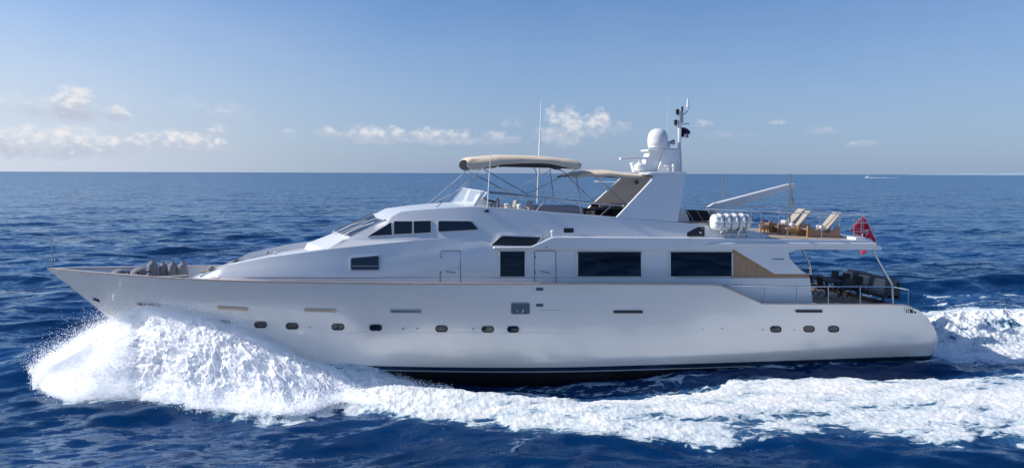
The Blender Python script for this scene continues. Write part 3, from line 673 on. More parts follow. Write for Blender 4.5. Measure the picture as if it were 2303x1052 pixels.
# satellite dome
pb = P(1479, 333, -0.1); pt = P(1479, 289, -0.1); hh = pt[2]-pb[2]; rr = float(P(1500.5, 310, -0.1)[0]-P(1457.5, 310, -0.1)[0])/2
prof = [(rr*0.9, 0), (rr*0.97, hh*0.05), (rr*0.93, hh*0.09), (rr*1.0, hh*0.13), (rr*1.01, hh*0.3), (rr, hh*0.5)]
for k in range(1, 9): 
    a = k/9*math.pi/2; prof.append((rr*math.cos(a)**0.85, hh*0.5+hh*0.5*math.sin(a)))
prof.append((0.01, hh))
ob('satellite_dome', MB().lathe(prof, pb, 32), mat('dome_white', (0.72, 0.72, 0.74), 0.35, coat=0.2), yacht, smooth=50)
# radar scanner
p0 = P(1394, 357.5, -0.6); p1 = P(1478, 355, -0.1)
dv = (p1-p0); L_ = np.linalg.norm(dv)
rot = Vector(dv).to_track_quat('X', 'Z').to_matrix()
rs = ob('radar_scanner', MB().lathe([(0.10, 0), (0.24, 0.02), (0.30, 0.16), (0.28, 0.3), (0.17, 0.36), (0.1, 0.42)], P(1439, 385, -0.1), 18), WHITE, yacht, smooth=35)
ob('scanner_arm', MB().box((p0+p1)/2, (L_, 0.16, 0.12), rot), WHITE, rs, bevel=0.03)
ob('scanner_shaft', MB().tube([P(1439, 372, -0.1), P(1437, 357, -0.3)], 0.05), WHITE, rs)
ob('scanner_leg', MB().slab([P(1427, 388, -0.1), P(1420, 366, -0.1), P(1428, 364, -0.1), P(1434, 388, -0.1)], [addy(q, 0.3) for q in [P(1427, 388, -0.1), P(1420, 366, -0.1), P(1428, 364, -0.1), P(1434, 388, -0.1)]]), WHITE, rs, bevel=0.02)
# mast with instruments
y0 = -0.1
mm = ob('signal_mast', MB().tube([P(1531, 386, y0), P(1530, 345, y0), P(1528, 330, y0), P(1528.5, 300, y0), P(1529, 262, y0), P(1529, 254, y0)], [0.07, 0.06, 0.085, 0.09, 0.085, 0.06]), WHITE, yacht)
ob('mast_collar', MB().tube([P(1530, 275, y0), P(1530.5, 250, y0)], 0.12, 12), STEELD, mm)
ob('mast_top_rod', MB().tube([P(1534.5, 276, y0), P(1534.5, 240, y0)], 0.05), BLACK, mm)
ob('curved_bracket', MB().tube([P(1534, 258, y0), P(1541, 256, y0), P(1546, 249, y0), P(1548, 241, y0)], 0.03), CHROME, mm)
ob('gps_antenna', MB().tube([P(1547, 242, y0), P(1547, 236, y0), P(1547.5, 222, y0)], [0.09, 0.06, 0.045]), WHITE, mm)
for (a, b) in ((1523.5, 250), (1519.5, 274)):
    ob('navigation_lamp', MB().lathe([(0.03, 0), (0.08, 0.03), (0.08, 0.2), (0.09, 0.23), (0.03, 0.26)], P(a, b+8, y0), 10), BLACK, mm)
    ob('lamp_bracket', MB().tube([P(a, b+8, y0), P(a+4, b+11, y0), P(1529, b+8, y0)], 0.025, 6), CHROME, mm)
ob('wind_vane', MB().tube([P(1532, 280, y0), P(1550, 278, y0)], 0.022), STEELD, mm)
hr = ob('loud_hailer', MB().tube([P(1503, 322, -0.3), P(1508, 321, -0.3), P(1516, 319.5, -0.3)], [0.05, 0.08, 0.13]), STEELD, yacht); ob('stand', MB().tube([P(1505, 333, -0.3), P(1505, 322, -0.3)], 0.06), WHITE, hr)
ob('dome_camera', MB().lathe([(0.03, 0), (0.03, 0.22), (0.07, 0.24), (0.06, 0.32), (0.02, 0.35)], P(1514, 386, -1.2), 10), WHITE, arch)
# whip antennas
for (xb, yb, xt_, yt, yy, r0) in [(1096, 468, 1107, 290, -2.45, 0.028), (1208.5, 456, 1221, 140, 1.9, 0.05), (1501, 330, 1501.5, 165, 0.3, 0.011)]:
    a = P(xb, yb, yy); b = P(xt_, yt, yy); an = ob('whip_antenna', MB().tube([a, a+(b-a)*0.45, a+(b-a)*0.46, a+(b-a)*0.71, a+(b-a)*0.72, b], [r0*0.9, r0*0.9, r0*0.6, r0*0.45, r0*0.08, r0*0.05], 7), mat('antenna_white', (0.75, 0.76, 0.78), 0.4), yacht)
ob('antenna_bracket', MB().box(P(1095.5, 474, -2.47), (0.12, 0.12, 0.1)).tube([P(1089, 475, -2.5), P(1099, 475, -2.5)], 0.035), BLACK, yacht)
ob('staff_pole', MB().tube([P(1626, 456, 0.6), P(1626, 394, 0.6)], 0.035), STEELD, yacht)
ob('staff_pole', MB().tube([P(1776, 500, -1.6), P(1777, 391, -1.6)], 0.045), STEELD, yacht)

# biminis -----------------------------------------------------------------
def canopy(name, sta, yn, drop, mt_out):
    # sta: (px, py_top, py_edge) at near edge; cross-section flat top with rolled valance
    rows = []
    for (px, pt_, pe) in sta:
        a = P(px, pt_, -yn*0.93); b = P(px, pe, -yn)
        hz = a[2]-b[2]
        sec = [(b[0], -yn, b[2]), (b[0], -yn*1.0, b[2]+hz*0.5), (a[0], -yn*0.93, a[2]-hz*0.08), (a[0], -yn*0.8, a[2]+0.01), (a[0], -yn*0.4, a[2]+0.05), (a[0], 0, a[2]+0.07)]
        sec += [(x, -y, z) for (x, y, z) in sec[:-1][::-1]]; rows.append(sec)
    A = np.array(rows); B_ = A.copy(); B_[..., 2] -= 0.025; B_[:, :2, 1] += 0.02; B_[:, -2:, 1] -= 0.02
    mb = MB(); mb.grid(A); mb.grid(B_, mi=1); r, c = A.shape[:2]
    for arr in (0, -1): mb.grid(np.array([A[arr], B_[arr]]))
    mb.grid(np.array([A[:, 0], B_[:, 0]])); mb.grid(np.array([A[:, -1], B_[:, -1]]))
    return ob(name, mb, [mt_out, BEIGEI], yacht, smooth=45)
bim = canopy('bimini_canopy', [(1050, 360, 371), (1054, 357, 377), (1064, 355, 382.5), (1088, 353, 377.5), (1127, 349.5, 369), (1170, 350.5, 366.5), (1219, 352, 366), (1240, 354, 368), (1270, 357, 374), (1297, 360, 381), (1306, 366, 378), (1308, 369, 374)], 1.75, 0.3, BEIGE)
bim2 = canopy('aft_bimini_canopy', [(1288, 396, 399), (1296, 393, 399), (1330, 386, 395), (1342, 386, 398), (1375, 385, 396), (1405, 389, 399), (1440, 392, 400), (1468, 395, 399)], 1.5, 0.2, BEIGE)
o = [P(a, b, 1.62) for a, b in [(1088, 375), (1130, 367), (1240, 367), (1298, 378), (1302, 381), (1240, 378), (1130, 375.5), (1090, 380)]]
ob('valance_shade_strip', MB().slab(o, [addy(q, 0.12) for q in o]), BEIGEI, bim, bevel=0.03)  # added dark strip; its colour stands for shade inside the far valance
def poles(plist, par, r=0.022, mt=CHROME, name='bimini_pole'):
    for pl in plist: ob(name, MB().tube([P(a, b, y) for a, b, y in pl], r, 7), mt, par)
yb = 1.75
for sg in (-1, 1):
    def NP(px, py): return (px, py)
for pl in [[(1050, 383, -1.75), (963, 457, -1.9)], [(1084, 378, -1.75), (982, 466, -2.2)], [(1122, 374, -1.75), (1076, 397, 1.0)],
           [(1052, 384, 1.6), (1145, 433, 1.9)], [(1087, 380, -1.75), (1188, 438, -2.2)], [(1240, 383, 1.6), (1142, 432, 1.9)], [(1294, 382, -1.75), (1186, 436, -2.2)],
           [(1237, 381, 1.6), (1247, 460, 2.2)], [(1252, 378, -1.5), (1290, 400, -1.4)], [(1200, 376, 1.6), (1209, 394, 1.7)]]:
    poles([pl], bim)
poles([[(1060, 410, 1.9), (976, 456, 2.0)], [(1078, 398, -1.2), (1000, 445, -1.9)]], bim, 0.016)
for pl in [[(1276, 396, 1.0), (1340, 457, 1.9)], [(1338, 397, -1.5), (1410, 461, -2.3)], [(1400, 399, -1.5), (1365, 428, -1.9)], [(1296, 397, -1.5), (1308, 480, -2.4)]]:
    poles([pl], bim2)
# flybridge rail, near and far
def rail(par, name, pts, r=0.022): return ob(name, MB().tube([P(a, b, y) for a, b, y in pts], r, 8), CHROME, par)
fr = rail(yacht, 'flybridge_rail', [(1097, 431, -2.35), (1140, 435, -2.4), (1190, 441, -2.42), (1240, 447, -2.45), (1300, 454, -2.48), (1360, 459, -2.5), (1400, 462, -2.5)], 0.03)
for (a, b, c, d) in ((1163, 440, 1137, 470), (1230, 446, 1206, 474), (1378, 460, 1350, 485)): ob('stanchion', MB().tube([P(a, b, -2.42), P(c, d, -2.48)], 0.02, 7), STEELD, fr)
fr2 = ob('flybridge_rail', MB().tube([P(a, b, y) for a, b, y in [(1240, 448, -2.42), (1290, 453, -2.0), (1330, 455, 1.8), (1100, 434, 2.2)][2:]], 0.02), CHROME, yacht)
for (a, b, c, d) in ((1300, 452, 1290, 466), (1180, 440, 1172, 452)): ob('stanchion', MB().tube([P(a, b, 2.0), P(c, d, 2.2)], 0.02, 7), STEELD, fr2)
# flybridge windscreen
def shield():
    b_ = [P(1012, 457, 1.3), P(1015, 461, 0.0), P(1030, 464, -0.8), P(1058, 466.5, -1.5), P(1064, 467, -1.9)]
    t_ = [P(1040, 422, 1.3), P(1043, 423, 0.2), P(1056, 425, -0.6), P(1087, 430, -1.6), P(1097, 434, -2.0)]
    b_ = [np.array(q) for q in b_]
    g = ob('flybridge_windscreen', MB().grid(np.array([b_, t_])), PLEXI, yacht, smooth=0)
    ob('screen_post', MB().slab([P(1062, 466, -2.0), P(1084, 432, -2.0), P(1091, 430, -2.0), P(1070, 468, -2.0)], [P(1062, 466, -2.0)+[0, .06, 0], P(1084, 432, -2.0)+[0, .06, 0], P(1091, 430, -2.0)+[0, .06, 0], P(1070, 468, -2.0)+[0, .06, 0]]), WHITE, g)
    ob('screen_post', MB().tube([P(1066, 466, -2.1), P(1090, 431, -2.1)], 0.03), CHROME, g)
    ob('screen_post', MB().slab([P(1036, 463, -0.4), P(1054, 425, -0.4), P(1058, 425, -0.45), P(1044, 464, -0.45)], [P(1036, 463, -0.4)+[0, .05, 0], P(1054, 425, -0.4)+[0, .05, 0], P(1058, 425, -0.45)+[0, .05, 0], P(1044, 464, -0.45)+[0, .05, 0]]), mat('screen_mullion', (0.72, 0.7, 0.66), 0.3), g)
    ob('top_trim', MB().tube(t_, 0.014, 6), WHITE, g)
shield()
# helm console
def con():
    a = [P(1066, 478, -1.5), P(1078, 440, -1.5), P(1088, 437, -1.5), P(1098, 450, -1.5), P(1118, 455, -1.5), P(1118, 478, -1.5)]
    h = ob('helm_console', MB().slab(a, [addy(q, 1.4) for q in a]), WHITE, yacht, bevel=0.04)
    b = [P(1084, 443, -1.52), P(1094, 448, -1.52), P(1118, 453, -1.52), P(1116, 456, -1.52), P(1096, 452, -1.52)]
    ob('instrument_dash', MB().slab([addy(q, -0.0) for q in b], [addy(q, 1.3) for q in b]), BLACK, h)
    ob('gauge', MB().lathe([(0.1, -0.02), (0.1, 0.01), (0.06, 0.02)], P(1109, 462, -1.52), 14, axis=1), RUB, h)
    ob('gauge_face', MB().lathe([(0.06, -0.03), (0.06, 0.0)], P(1109, 462, -1.54), 12, axis=1), CHROME, h)
    ob('throttle', MB().tube([P(1102, 452, -1.2), P(1102, 446, -1.2), P(1100, 444, -1.2)], 0.035), WHITE, h)
    ob('steering_wheel', MB().tube([P(1119+3*math.cos(t), 457+11*math.sin(t), -0.9+0.28*math.cos(t)) for t in np.linspace(0, 2*math.pi, 17)], 0.025), mat('oxblood_grip', (0.12, 0.03, 0.03), 0.4), h)
con()
def seat(cx, y, w, fin):
    b = P(cx, 468, y); s_ = thing('helm_seat', (b[0], b[1], zf), fin, 'seat', 'flybridge helm seats')
    s = ob('seat', MB().box((b[0]-0.02, b[1], zf+0.42), (w*0.9, 0.6, 0.18)), WHITE, s_, bevel=0.05)
    ob('backrest', MB().box((b[0]+w*0.42, b[1], zf+0.72), (0.16, 0.62, 0.56), Matrix.Rotation(0.15, 3, 'Y')), mat('seat_grey_vinyl', (0.33, 0.33, 0.35), 0.6), s_, bevel=0.05)
    ob('pedestal', MB().lathe([(0.2, 0), (0.08, 0.04), (0.08, 0.34)], (b[0], b[1], zf), 12), STEELD, s_)
    ob('headrest', MB().box((b[0]-w*0.3, b[1], zf+0.66), (0.2, 0.5, 0.4), Matrix.Rotation(-0.1, 3, 'Y')), WHITE, s_, bevel=0.06)
seat(1148, -0.6, 0.5, 'white and grey seat just behind the flybridge helm console')
seat(1177, -1.0, 0.62, 'wider white and grey seat nearest the tall white antenna')
p = P(1225, 471, -0.2); ob('flybridge_settee', MB().box((p[0]+0.6, 0.4, zf+0.38), (2.3, 1.7, 0.62)), mat('settee_mauve', (0.42, 0.39, 0.42), 0.7), yacht, bevel=0.05)
p = P(1310, 474, 0.5); t = thing('flybridge_table', (p[0], p[1], zf), 'low dark wooden table with small pale items, at foot of the cream arch leg', 'table')
ob('table_top', MB().box((p[0]+0.8, p[1], zf+0.52), (2.0, 1.0, 0.07)), DKBR, t, bevel=0.01)
for dx in (0, 1.6):
    for dy in (-.4, .4): ob('leg', MB().box((p[0]+dx, p[1]+dy, zf+0.25), (0.07, 0.07, 0.47)), DKBR, t)
p2 = P(1350, 473, 1.4); b = thing('lounge_bench', (p2[0], p2[1], zf), 'dark bench with pale folded cloths at the radar arch', 'bench')
ob('base', MB().box((p2[0]+0.8, p2[1], zf+0.3), (2.3, 0.7, 0.5)), RUB, b, bevel=0.03)
ob('backrest', MB().box((p2[0]+0.8, p2[1]+0.4, zf+0.52), (2.3, 0.14, 0.4)), DKBR, b, bevel=0.03)
for k, dx in enumerate((0.1, 1.3)):
    q = (p2[0]+0.2+dx, p2[1]-0.1, zf+0.63); c_ = ob('folded_towel', MB().box(q, (0.7, 0.45, 0.12), Matrix.Rotation(0.3, 3, 'Z')).box((q[0]+0.1, q[1], q[2]+0.1), (0.4, 0.36, 0.08)), SAND, None, bevel=0.03)
    tag(c_, ('folded cream towel on the forward end of the dark flybridge bench', 'folded cream towel on the dark flybridge bench, close to the arch')[k], 'towel', 'towels on the flybridge bench')
ob('side_screen', MB().slab([P(1240, 478, 2.3), P(1240, 466, 2.3), P(1330, 474, 2.3), P(1330, 484, 2.3)], [P(1240, 478, 2.34), P(1240, 466, 2.34), P(1330, 474, 2.34), P(1330, 484, 2.34)]), mat('screen_blue_grey', (0.2, 0.24, 0.3), 0.4), yacht)

# ------------------------------------------------------------------ boat deck equipment
zd = zt+0.0
# crane
def crane():
    a = [(1593, 466), (1608, 457.5), (1774, 414), (1788, 413), (1788, 421), (1779, 424), (1662, 464), (1604, 470.5)]
    o = [P(x, y, 0.1) for x, y in a]; mb = MB().slab(o, [addy(q, 0.34) for q in o]); c = ob('crane', mb, WHITE, yacht, bevel=0.03)
    b = P(1600, 472, 0.25); ob('crane_post', MB().lathe([(0.16, zd-0.02), (0.14, b[2]-0.3), (0.18, b[2]-0.25), (0.2, b[2]+0.08)], (b[0]+0.08, b[1], 0), 16), mat('crane_cream', (0.72, 0.68, 0.64), 0.35), c)
    h = ob('hoist_hook', MB().tube([P(1781, 423, 0.27), P(1781, 432, 0.27), P(1779, 440, 0.27), P(1783, 452, 0.27), P(1784, 466, 0.27)], [0.05, 0.06, 0.1, 0.07, 0.02]), STEELD, c)
crane()
# box beside arch + folded gangway
p = P(1535, 500, -0.8); ob('deck_box', MB().slab([P(a, b, -0.9) for a, b in [(1527, 500), (1531, 469), (1541, 470), (1550, 492), (1550, 503), (1527, 503)]], [P(a, b, -0.9)+[0, 1.2, 0] for a, b in [(1527, 500), (1531, 469), (1541, 470), (1550, 492), (1550, 503), (1527, 503)]]), WHITE, yacht, bevel=0.02)
gp = P(1570, 503, -0.6); gw = thing('folded_gangway', gp, 'dark brown slatted gangway folded up slanting beside the white crane', 'gangway')
ob('panel', MB().slab([P(a, b, -0.6) for a, b in [(1545, 472), (1566, 473), (1583, 505), (1566, 504)]], [P(a, b, -0.6)+[0, .5, 0] for a, b in [(1545, 472), (1566, 473), (1583, 505), (1566, 504)]]), DKBR, gw, bevel=0.01)
ob('panel', MB().slab([P(a, b, -0.4) for a, b in [(1569, 473), (1591, 474), (1599, 490), (1596, 506), (1586, 505)]], [P(a, b, -0.4)+[0, .5, 0] for a, b in [(1569, 473), (1591, 474), (1599, 490), (1596, 506), (1586, 505)]]), DKBR, gw, bevel=0.01)
ob('frame', MB().tube([P(1543, 471, -0.65), P(1564, 505, -0.65)], 0.025).tube([P(1566, 472, -0.65), P(1586, 506, -0.65)], 0.02), STEELD, gw)
# life raft
cr = P(1642, 499, -2.85); yl = -2.85; hl = float(P(1684, 499, yl)[0]-P(1601, 499, yl)[0])/2; rl = float(P(1642, 480, yl)[2]-P(1642, 518, yl)[2])/2
lr = thing('life_raft', (cr[0], cr[1], zt), 'white ribbed life raft canister strapped on a steel cradle at the deck edge', 'life raft')
prof = [(0.05, -hl), (rl*0.72, -hl*0.985), (rl*0.9, -hl*0.92), (rl*0.95, -hl*0.85)]
for k in range(4):
    x = -hl*0.62+k*hl*0.40; prof += [(rl*0.95, x-0.07), (rl*1.03, x-0.035), (rl*1.03, x+0.035), (rl*0.95, x+0.07)]
prof += [(rl*0.95, hl*0.85), (rl*0.9, hl*0.92), (rl*0.72, hl*0.985), (0.05, hl)]
ob('canister', MB().lathe(prof, cr, 28, axis=0), mat('raft_white', (0.74, 0.75, 0.74), 0.25, coat=0.5), lr, smooth=30)
ob('seam_flange', MB().box((cr[0], cr[1], cr[2]+0.02), (hl*2.03, rl*2.16, 0.035)), WHITE, lr, bevel=0.008)
for k in range(4):
    x = cr[0]-hl*0.62+k*hl*0.40+0.1
    ob('strap', MB().tube([(x, cr[1]+rl*1.0*math.cos(t), cr[2]+rl*1.0*math.sin(t)) for t in np.linspace(0, 2*math.pi, 25)], 0.013, 5), RUB, lr)
for dx in (-0.42, 0.42):
    ob('cradle_leg', MB().tube([(cr[0]+dx-0.22, cr[1]-0.25, zt), (cr[0]+dx-0.16, cr[1]-0.28, zt+0.25), (cr[0]+dx+0.0, cr[1]-rl*0.8, cr[2]-rl*0.5)], 0.03).tube([(cr[0]+dx+0.28, cr[1]-0.25, zt), (cr[0]+dx+0.2, cr[1]-0.28, zt+0.25), (cr[0]+dx+0.05, cr[1]-rl*0.8, cr[2]-rl*0.5)], 0.03), CHROME, lr)
    ob('cradle_leg', MB().tube([(cr[0]+dx, cr[1]+0.3, zt), (cr[0]+dx, cr[1]+rl*0.7, cr[2]-rl*0.6)], 0.03), CHROME, lr)
ob('cradle_rail', MB().tube([(cr[0]-0.65, cr[1]-0.27, zt+0.2), (cr[0]+0.7, cr[1]-0.27, zt+0.2)], 0.04).tube([(cr[0]-0.65, cr[1]+0.27, zt+0.2), (cr[0]+0.7, cr[1]+0.27, zt+0.2)], 0.04), STEELD, lr)
# boat deck railing
yr = -3.05
near = [(1585, 469, yr), (1650, 471.5, yr), (1717, 475, yr), (1772, 478.5, yr), (1850, 480, yr), (1922, 482, yr), (1945, 482.5, -2.9), (1958, 482.5, -2.2)]
pn = [P(a, b, y) for a, b, y in near]; xe = pn[-1][0]; ze = pn[-1][2]
far = [np.array([q[0], -q[1], q[2]]) for q in pn[::-1]]
br = ob('boat_deck_rail', MB().tube(pn+far[:-2], 0.024, 8), CHROME, yacht)
for a in (1712, 1772, 1850, 1922):
    t_ = P(a, float(I(a, [1717, 1922], [476, 482])), yr); ob('stanchion', MB().tube([t_, (t_[0], t_[1], zt-0.02)], 0.022, 8), STEELD, br)
    ob('stanchion', MB().tube([(t_[0], -t_[1], t_[2]), (t_[0], -t_[1], zt-0.02)], 0.02, 8), STEELD, br)
for y in (-1.6, 0, 1.6): ob('stanchion', MB().tube([(xe, y, ze), (xe, y, zt2)], 0.02, 8), STEELD, br)
for zz in (0.33, 0.66):
    pts = [(q[0], q[1], zt2+(q[2]-zt2)*zz) for q in pn[5:]]; pts += [(x, -y, z) for x, y, z in pts[::-1]]
    ob('mid_rail', MB().tube(pts, 0.01, 6), CHROME, br)

# sun loungers
def lounger(px0, px1, yc, label):
    a = P(px0, 528, yc); b = P(px1, 526, yc); L = float(b[0]-a[0])
    t = thing('sun_lounger', (a[0], yc, zt2+0.02), label, 'sun lounger', 'sun loungers on the boat deck')
    z0 = zt2+0.02; x = a[0]
    for s in (-0.36, 0.36):
        o = [(x, yc+s, z0), (x, yc+s, z0+0.55), (x+0.06*L, yc+s, z0+0.52), (x+0.3*L, yc+s, z0+0.38), (x+0.62*L, yc+s, z0+0.24), (x+0.9*L, yc+s, z0+0.52), (x+L, yc+s, z0+0.52), (x+L, yc+s, z0)]
        ob('side_panel', MB().slab(o, [(q[0], q[1]+0.05, q[2]) for q in o]), WICK, t, bevel=0.008)
    for s in (-0.36, 0.41): ob('front_post', MB().box((x-0.02, yc+s, z0+0.28), (0.05, 0.06, 0.58)), WOODL, t, bevel=0.008)
    rows = []
    for (u, z) in [(0.02, 0.44), (0.2, 0.42), (0.45, 0.38), (0.56, 0.40), (0.63, 0.46), (0.74, 0.66), (0.89, 0.95), (1.01, 1.17)]:
        rows.append([(x+u*L, yc-0.3, z0+z), (x+u*L, yc, z0+z-0.02), (x+u*L, yc+0.3, z0+z)])
    A = np.array(rows); B_ = A.copy(); B_[..., 2] -= 0.05; B_[..., 0] += 0.03
    mb = MB().grid(A).grid(B_); mb.grid(np.array([A[0], B_[0]])); mb.grid(np.array([A[-1], B_[-1]])); mb.grid(np.array([A[:, 0], B_[:, 0]])); mb.grid(np.array([A[:, -1], B_[:, -1]]))
    ob('sling', mb, SAND, t, smooth=60)
    for s in (-0.33, 0.33): ob('sling_tube', MB().tube([(q[0][0]+0.02, yc+s, q[0][2]-0.03) for q in A], 0.025, 6), STEELD, t)
    ob('crossbar', MB().tube([(x+0.7*L, yc-0.33, z0+0.3), (x+0.7*L, yc+0.33, z0+0.3)], 0.02), CHROME, t)
    tw = ob('rolled_towel', MB().lathe([(0.04, -0.22), (0.09, -0.2), (0.09, 0.2), (0.04, 0.22)], (x+0.52*L, yc, z0+0.49), 12, axis=1), WHTF, None)
    return t, tw
t1, w1 = lounger(1806, 1879, -1.9, 'nearer sun lounger with wicker sides, closest to the red ensign')
tag(w1, 'white rolled towel on the nearer sun lounger', 'towel', 'rolled towels on the sun loungers')
t2, w2 = lounger(1741, 1812, -0.3, 'sun lounger behind the small teak table, farther from the red ensign')
tag(w2, 'white rolled towel on the lounger behind the small teak table', 'towel', 'rolled towels on the sun loungers')
t3, w3 = lounger(1722, 1800, 1.5, 'farthest sun lounger, mostly hidden, its dark back edge showing')
tag(w3, 'white rolled towel on the farthest, half hidden lounger', 'towel', 'rolled towels on the sun loungers')
def stable(px, py, y, s, label):
    a = P(px, py, y); z0 = zt2+0.02
    t = thing('side_table', (a[0], y, z0), label, 'side table', 'small teak side tables')
    ob('table_top', MB().box((a[0], y, z0+0.42), (s, 0.5, 0.05)), WOODL, t, bevel=0.008)
    for dx in (-s*0.36, s*0.36):
        for dy in (-0.2, 0.2): ob('leg', MB().box((a[0]+dx, y+dy, z0+0.2), (0.05, 0.05, 0.4)), WOODL, t)
    ob('apron', MB().box((a[0], y-0.2, z0+0.33), (s*0.7, 0.03, 0.07)), WOODL, t)
stable(1774, 525, -1.5, 0.55, 'small pale teak table between the two sun loungers')
stable(1722, 522, 0.2, 0.5, 'small teak table at the forward end of the lounger row')

for _m in (REDF, WHTF, SAND, BEIGE):
    _t = _m.node_tree; _bs = _t.nodes['Principled BSDF']; _tr = _t.nodes.new('ShaderNodeBsdfTranslucent'); _mx = _t.nodes.new('ShaderNodeMixShader'); _mx.inputs[0].default_value = 0.4 if _m in (REDF, WHTF) else 0.12
    _tr.inputs[0].default_value = tuple(_bs.inputs['Base Color'].default_value); _t.links.new(_bs.outputs[0], _mx.inputs[1]); _t.links.new(_tr.outputs[0], _mx.inputs[2])
    _t.links.new(_mx.outputs[0], [n for n in _t.nodes if n.type == 'OUTPUT_MATERIAL'][0].inputs[0])
# red ensign: leans out over the stern on a staff
def flag():
    ST = P(1945, 484, -0.2)
    e = thing('ensign_flag', ST, 'red ensign with a white cross, flying at the aft end of the boat deck', 'flag')
    # staff
    ob('staff', MB().tube([P(1938, 560, 0.2), P(1943, 474, 0.2)], 0.02), CHROME, e)
    yF = 0.25
    rim = [(1943, 484), (1909, 517), (1938, 536), (1962, 540), (1976, 555), (1975, 552)]
    def cloth(poly, dy, th=0.012, seed=0):
        m_ = MB(); c = np.mean(np.array(poly), axis=0); k = 6
        n = len(poly); pts = []
        for r_ in range(k+1):
            for p in poly:
                q = c+(np.array(p)-c)*(r_/k); w = 0.08*math.sin(q[0]*0.25+q[1]*0.06)+dy; pts.append(P(q[0], q[1], yF+w))
        A = np.array(pts).reshape(k+1, n, 3); m_.grid(A, close=True); B_ = A.copy(); B_[..., 1] += th; m_.grid(B_, close=True); m_.grid(np.array([A[-1], B_[-1]]), close=True)
        return m_
    outer = [(1942, 483), (1934, 492), (1922, 504), (1909, 517.5), (1922, 526), (1935, 533), (1950, 537), (1962, 540), (1968, 547), (1975, 554), (1972, 544), (1966, 530), (1958, 510), (1950, 494)]
    inner = [(1942, 487), (1936, 493), (1924, 506), (1913, 517), (1924, 524), (1936, 530), (1950, 534.5), (1962, 537), (1968, 545), (1973, 550), (1969, 541), (1963, 528), (1955, 510), (1948, 495)]
    cl = ob('cloth', cloth(inner, -0.012, 0.03), REDF, e, smooth=60)
    ob('white_border', cloth(outer, 0.05, 0.008), WHTF, cl, smooth=60)
    star = []
    for k in range(8):
        rr_ = (8.5 if k % 2 == 0 else 3.4); th = math.pi/2*(k/2)+0.25; star.append((1949+rr_*math.cos(th)*0.75, 524+rr_*math.sin(th)))
    ob('white_cross', cloth(star, -0.045, 0.01), WHTF, cl)
    ob('cloth_tail', cloth([(1936, 563), (1952, 563), (1944, 569), (1938, 574)], 0.0), REDF, e)
flag()
def burgee():
    a = P(1533, 286, -0.1); e = thing('courtesy_flag', a, 'small navy blue flag with a red and white corner, curling from the signal mast', 'flag')
    m_ = []; 
    for i in range(7):
        u = i/6; px = 1532.5+20*u; top = 287+u*u*9-math.sin(u*3)*1.5; bot = 309-u*2-7*u*u
        m_.append([tuple(P(px, top+(bot-top)*v, -0.1+0.12*math.sin(u*6+v))) for v in np.linspace(0, 1, 5)])
    A = np.array(m_); B_ = A.copy(); B_[..., 1] += 0.012
    fl = ob('cloth', MB().grid(A).grid(B_), NAVF, e, smooth=60)
    ob('white_patch', MB().slab([P(1539, 302, -0.25), P(1545, 301, -0.25), P(1545, 310, -0.25), P(1538, 310, -0.25)], [P(1539, 302, -0.23), P(1545, 301, -0.23), P(1545, 310, -0.23), P(1538, 310, -0.23)]), WHTF, fl)
    ob('red_patch', MB().slab([P(1545, 301, -0.25), P(1547.5, 302, -0.25), P(1549, 309, -0.25), P(1545, 311, -0.25)], [P(1545, 301, -0.23), P(1547.5, 302, -0.23), P(1549, 309, -0.23), P(1545, 311, -0.23)]), mat('red_patch_cloth', (0.5, 0.06, 0.03), 0.8), fl)
burgee()

# ------------------------------------------------------------------ aft deck
zc = zad+0.02-0.3
sr = ob('aft_rail', MB().tube([P(1622, 641.5, -3.35), P(1650, 642, -3.33), P(1830, 644, -3.28), P(2004, 645, -3.2), P(2012, 645.5, -3.0), P(2042, 651, -2.2), P(2044, 651, 0), (P(2042, 651, -2.2)[0], 2.2, P(2042, 651, -2.2)[2])], 0.026, 8), CHROME, yacht)
for a in (1720, 1792, 1862, 1934): ob('stanchion', MB().tube([P(a, 643.5, -3.3), P(a, 684, -3.3)], 0.03 if a > 1800 else 0.018, 8), CHROME, sr)
ob('stanchion', MB().tube([P(2042, 651, -2.2), P(2042, 686, -2.2)], 0.02, 8), STEELD, sr)
for sgn in (-1, 1):
    pts = [P(1963, 564, -3.0), P(1986, 605, -3.05), P(2004, 636, -3.1), P(2007, 644, -3.12), P(2007, 685, -3.12)]
    if sgn > 0: pts = [np.array([q[0], -q[1], q[2]]) for q in pts]
    ob('overhang_strut', MB().tube(pts, 0.05, 10), CHROME, yacht)
# far bulwark rail seen through the aft deck
ob('far_aft_rail', MB().tube([(P(1650, 643, -3.33)[0], 3.33, P(1650, 643, -3.33)[2]), (P(2004, 645, -3.2)[0], 3.2, P(2004, 645, -3.2)[2])], 0.035, 8), CHROME, yacht)
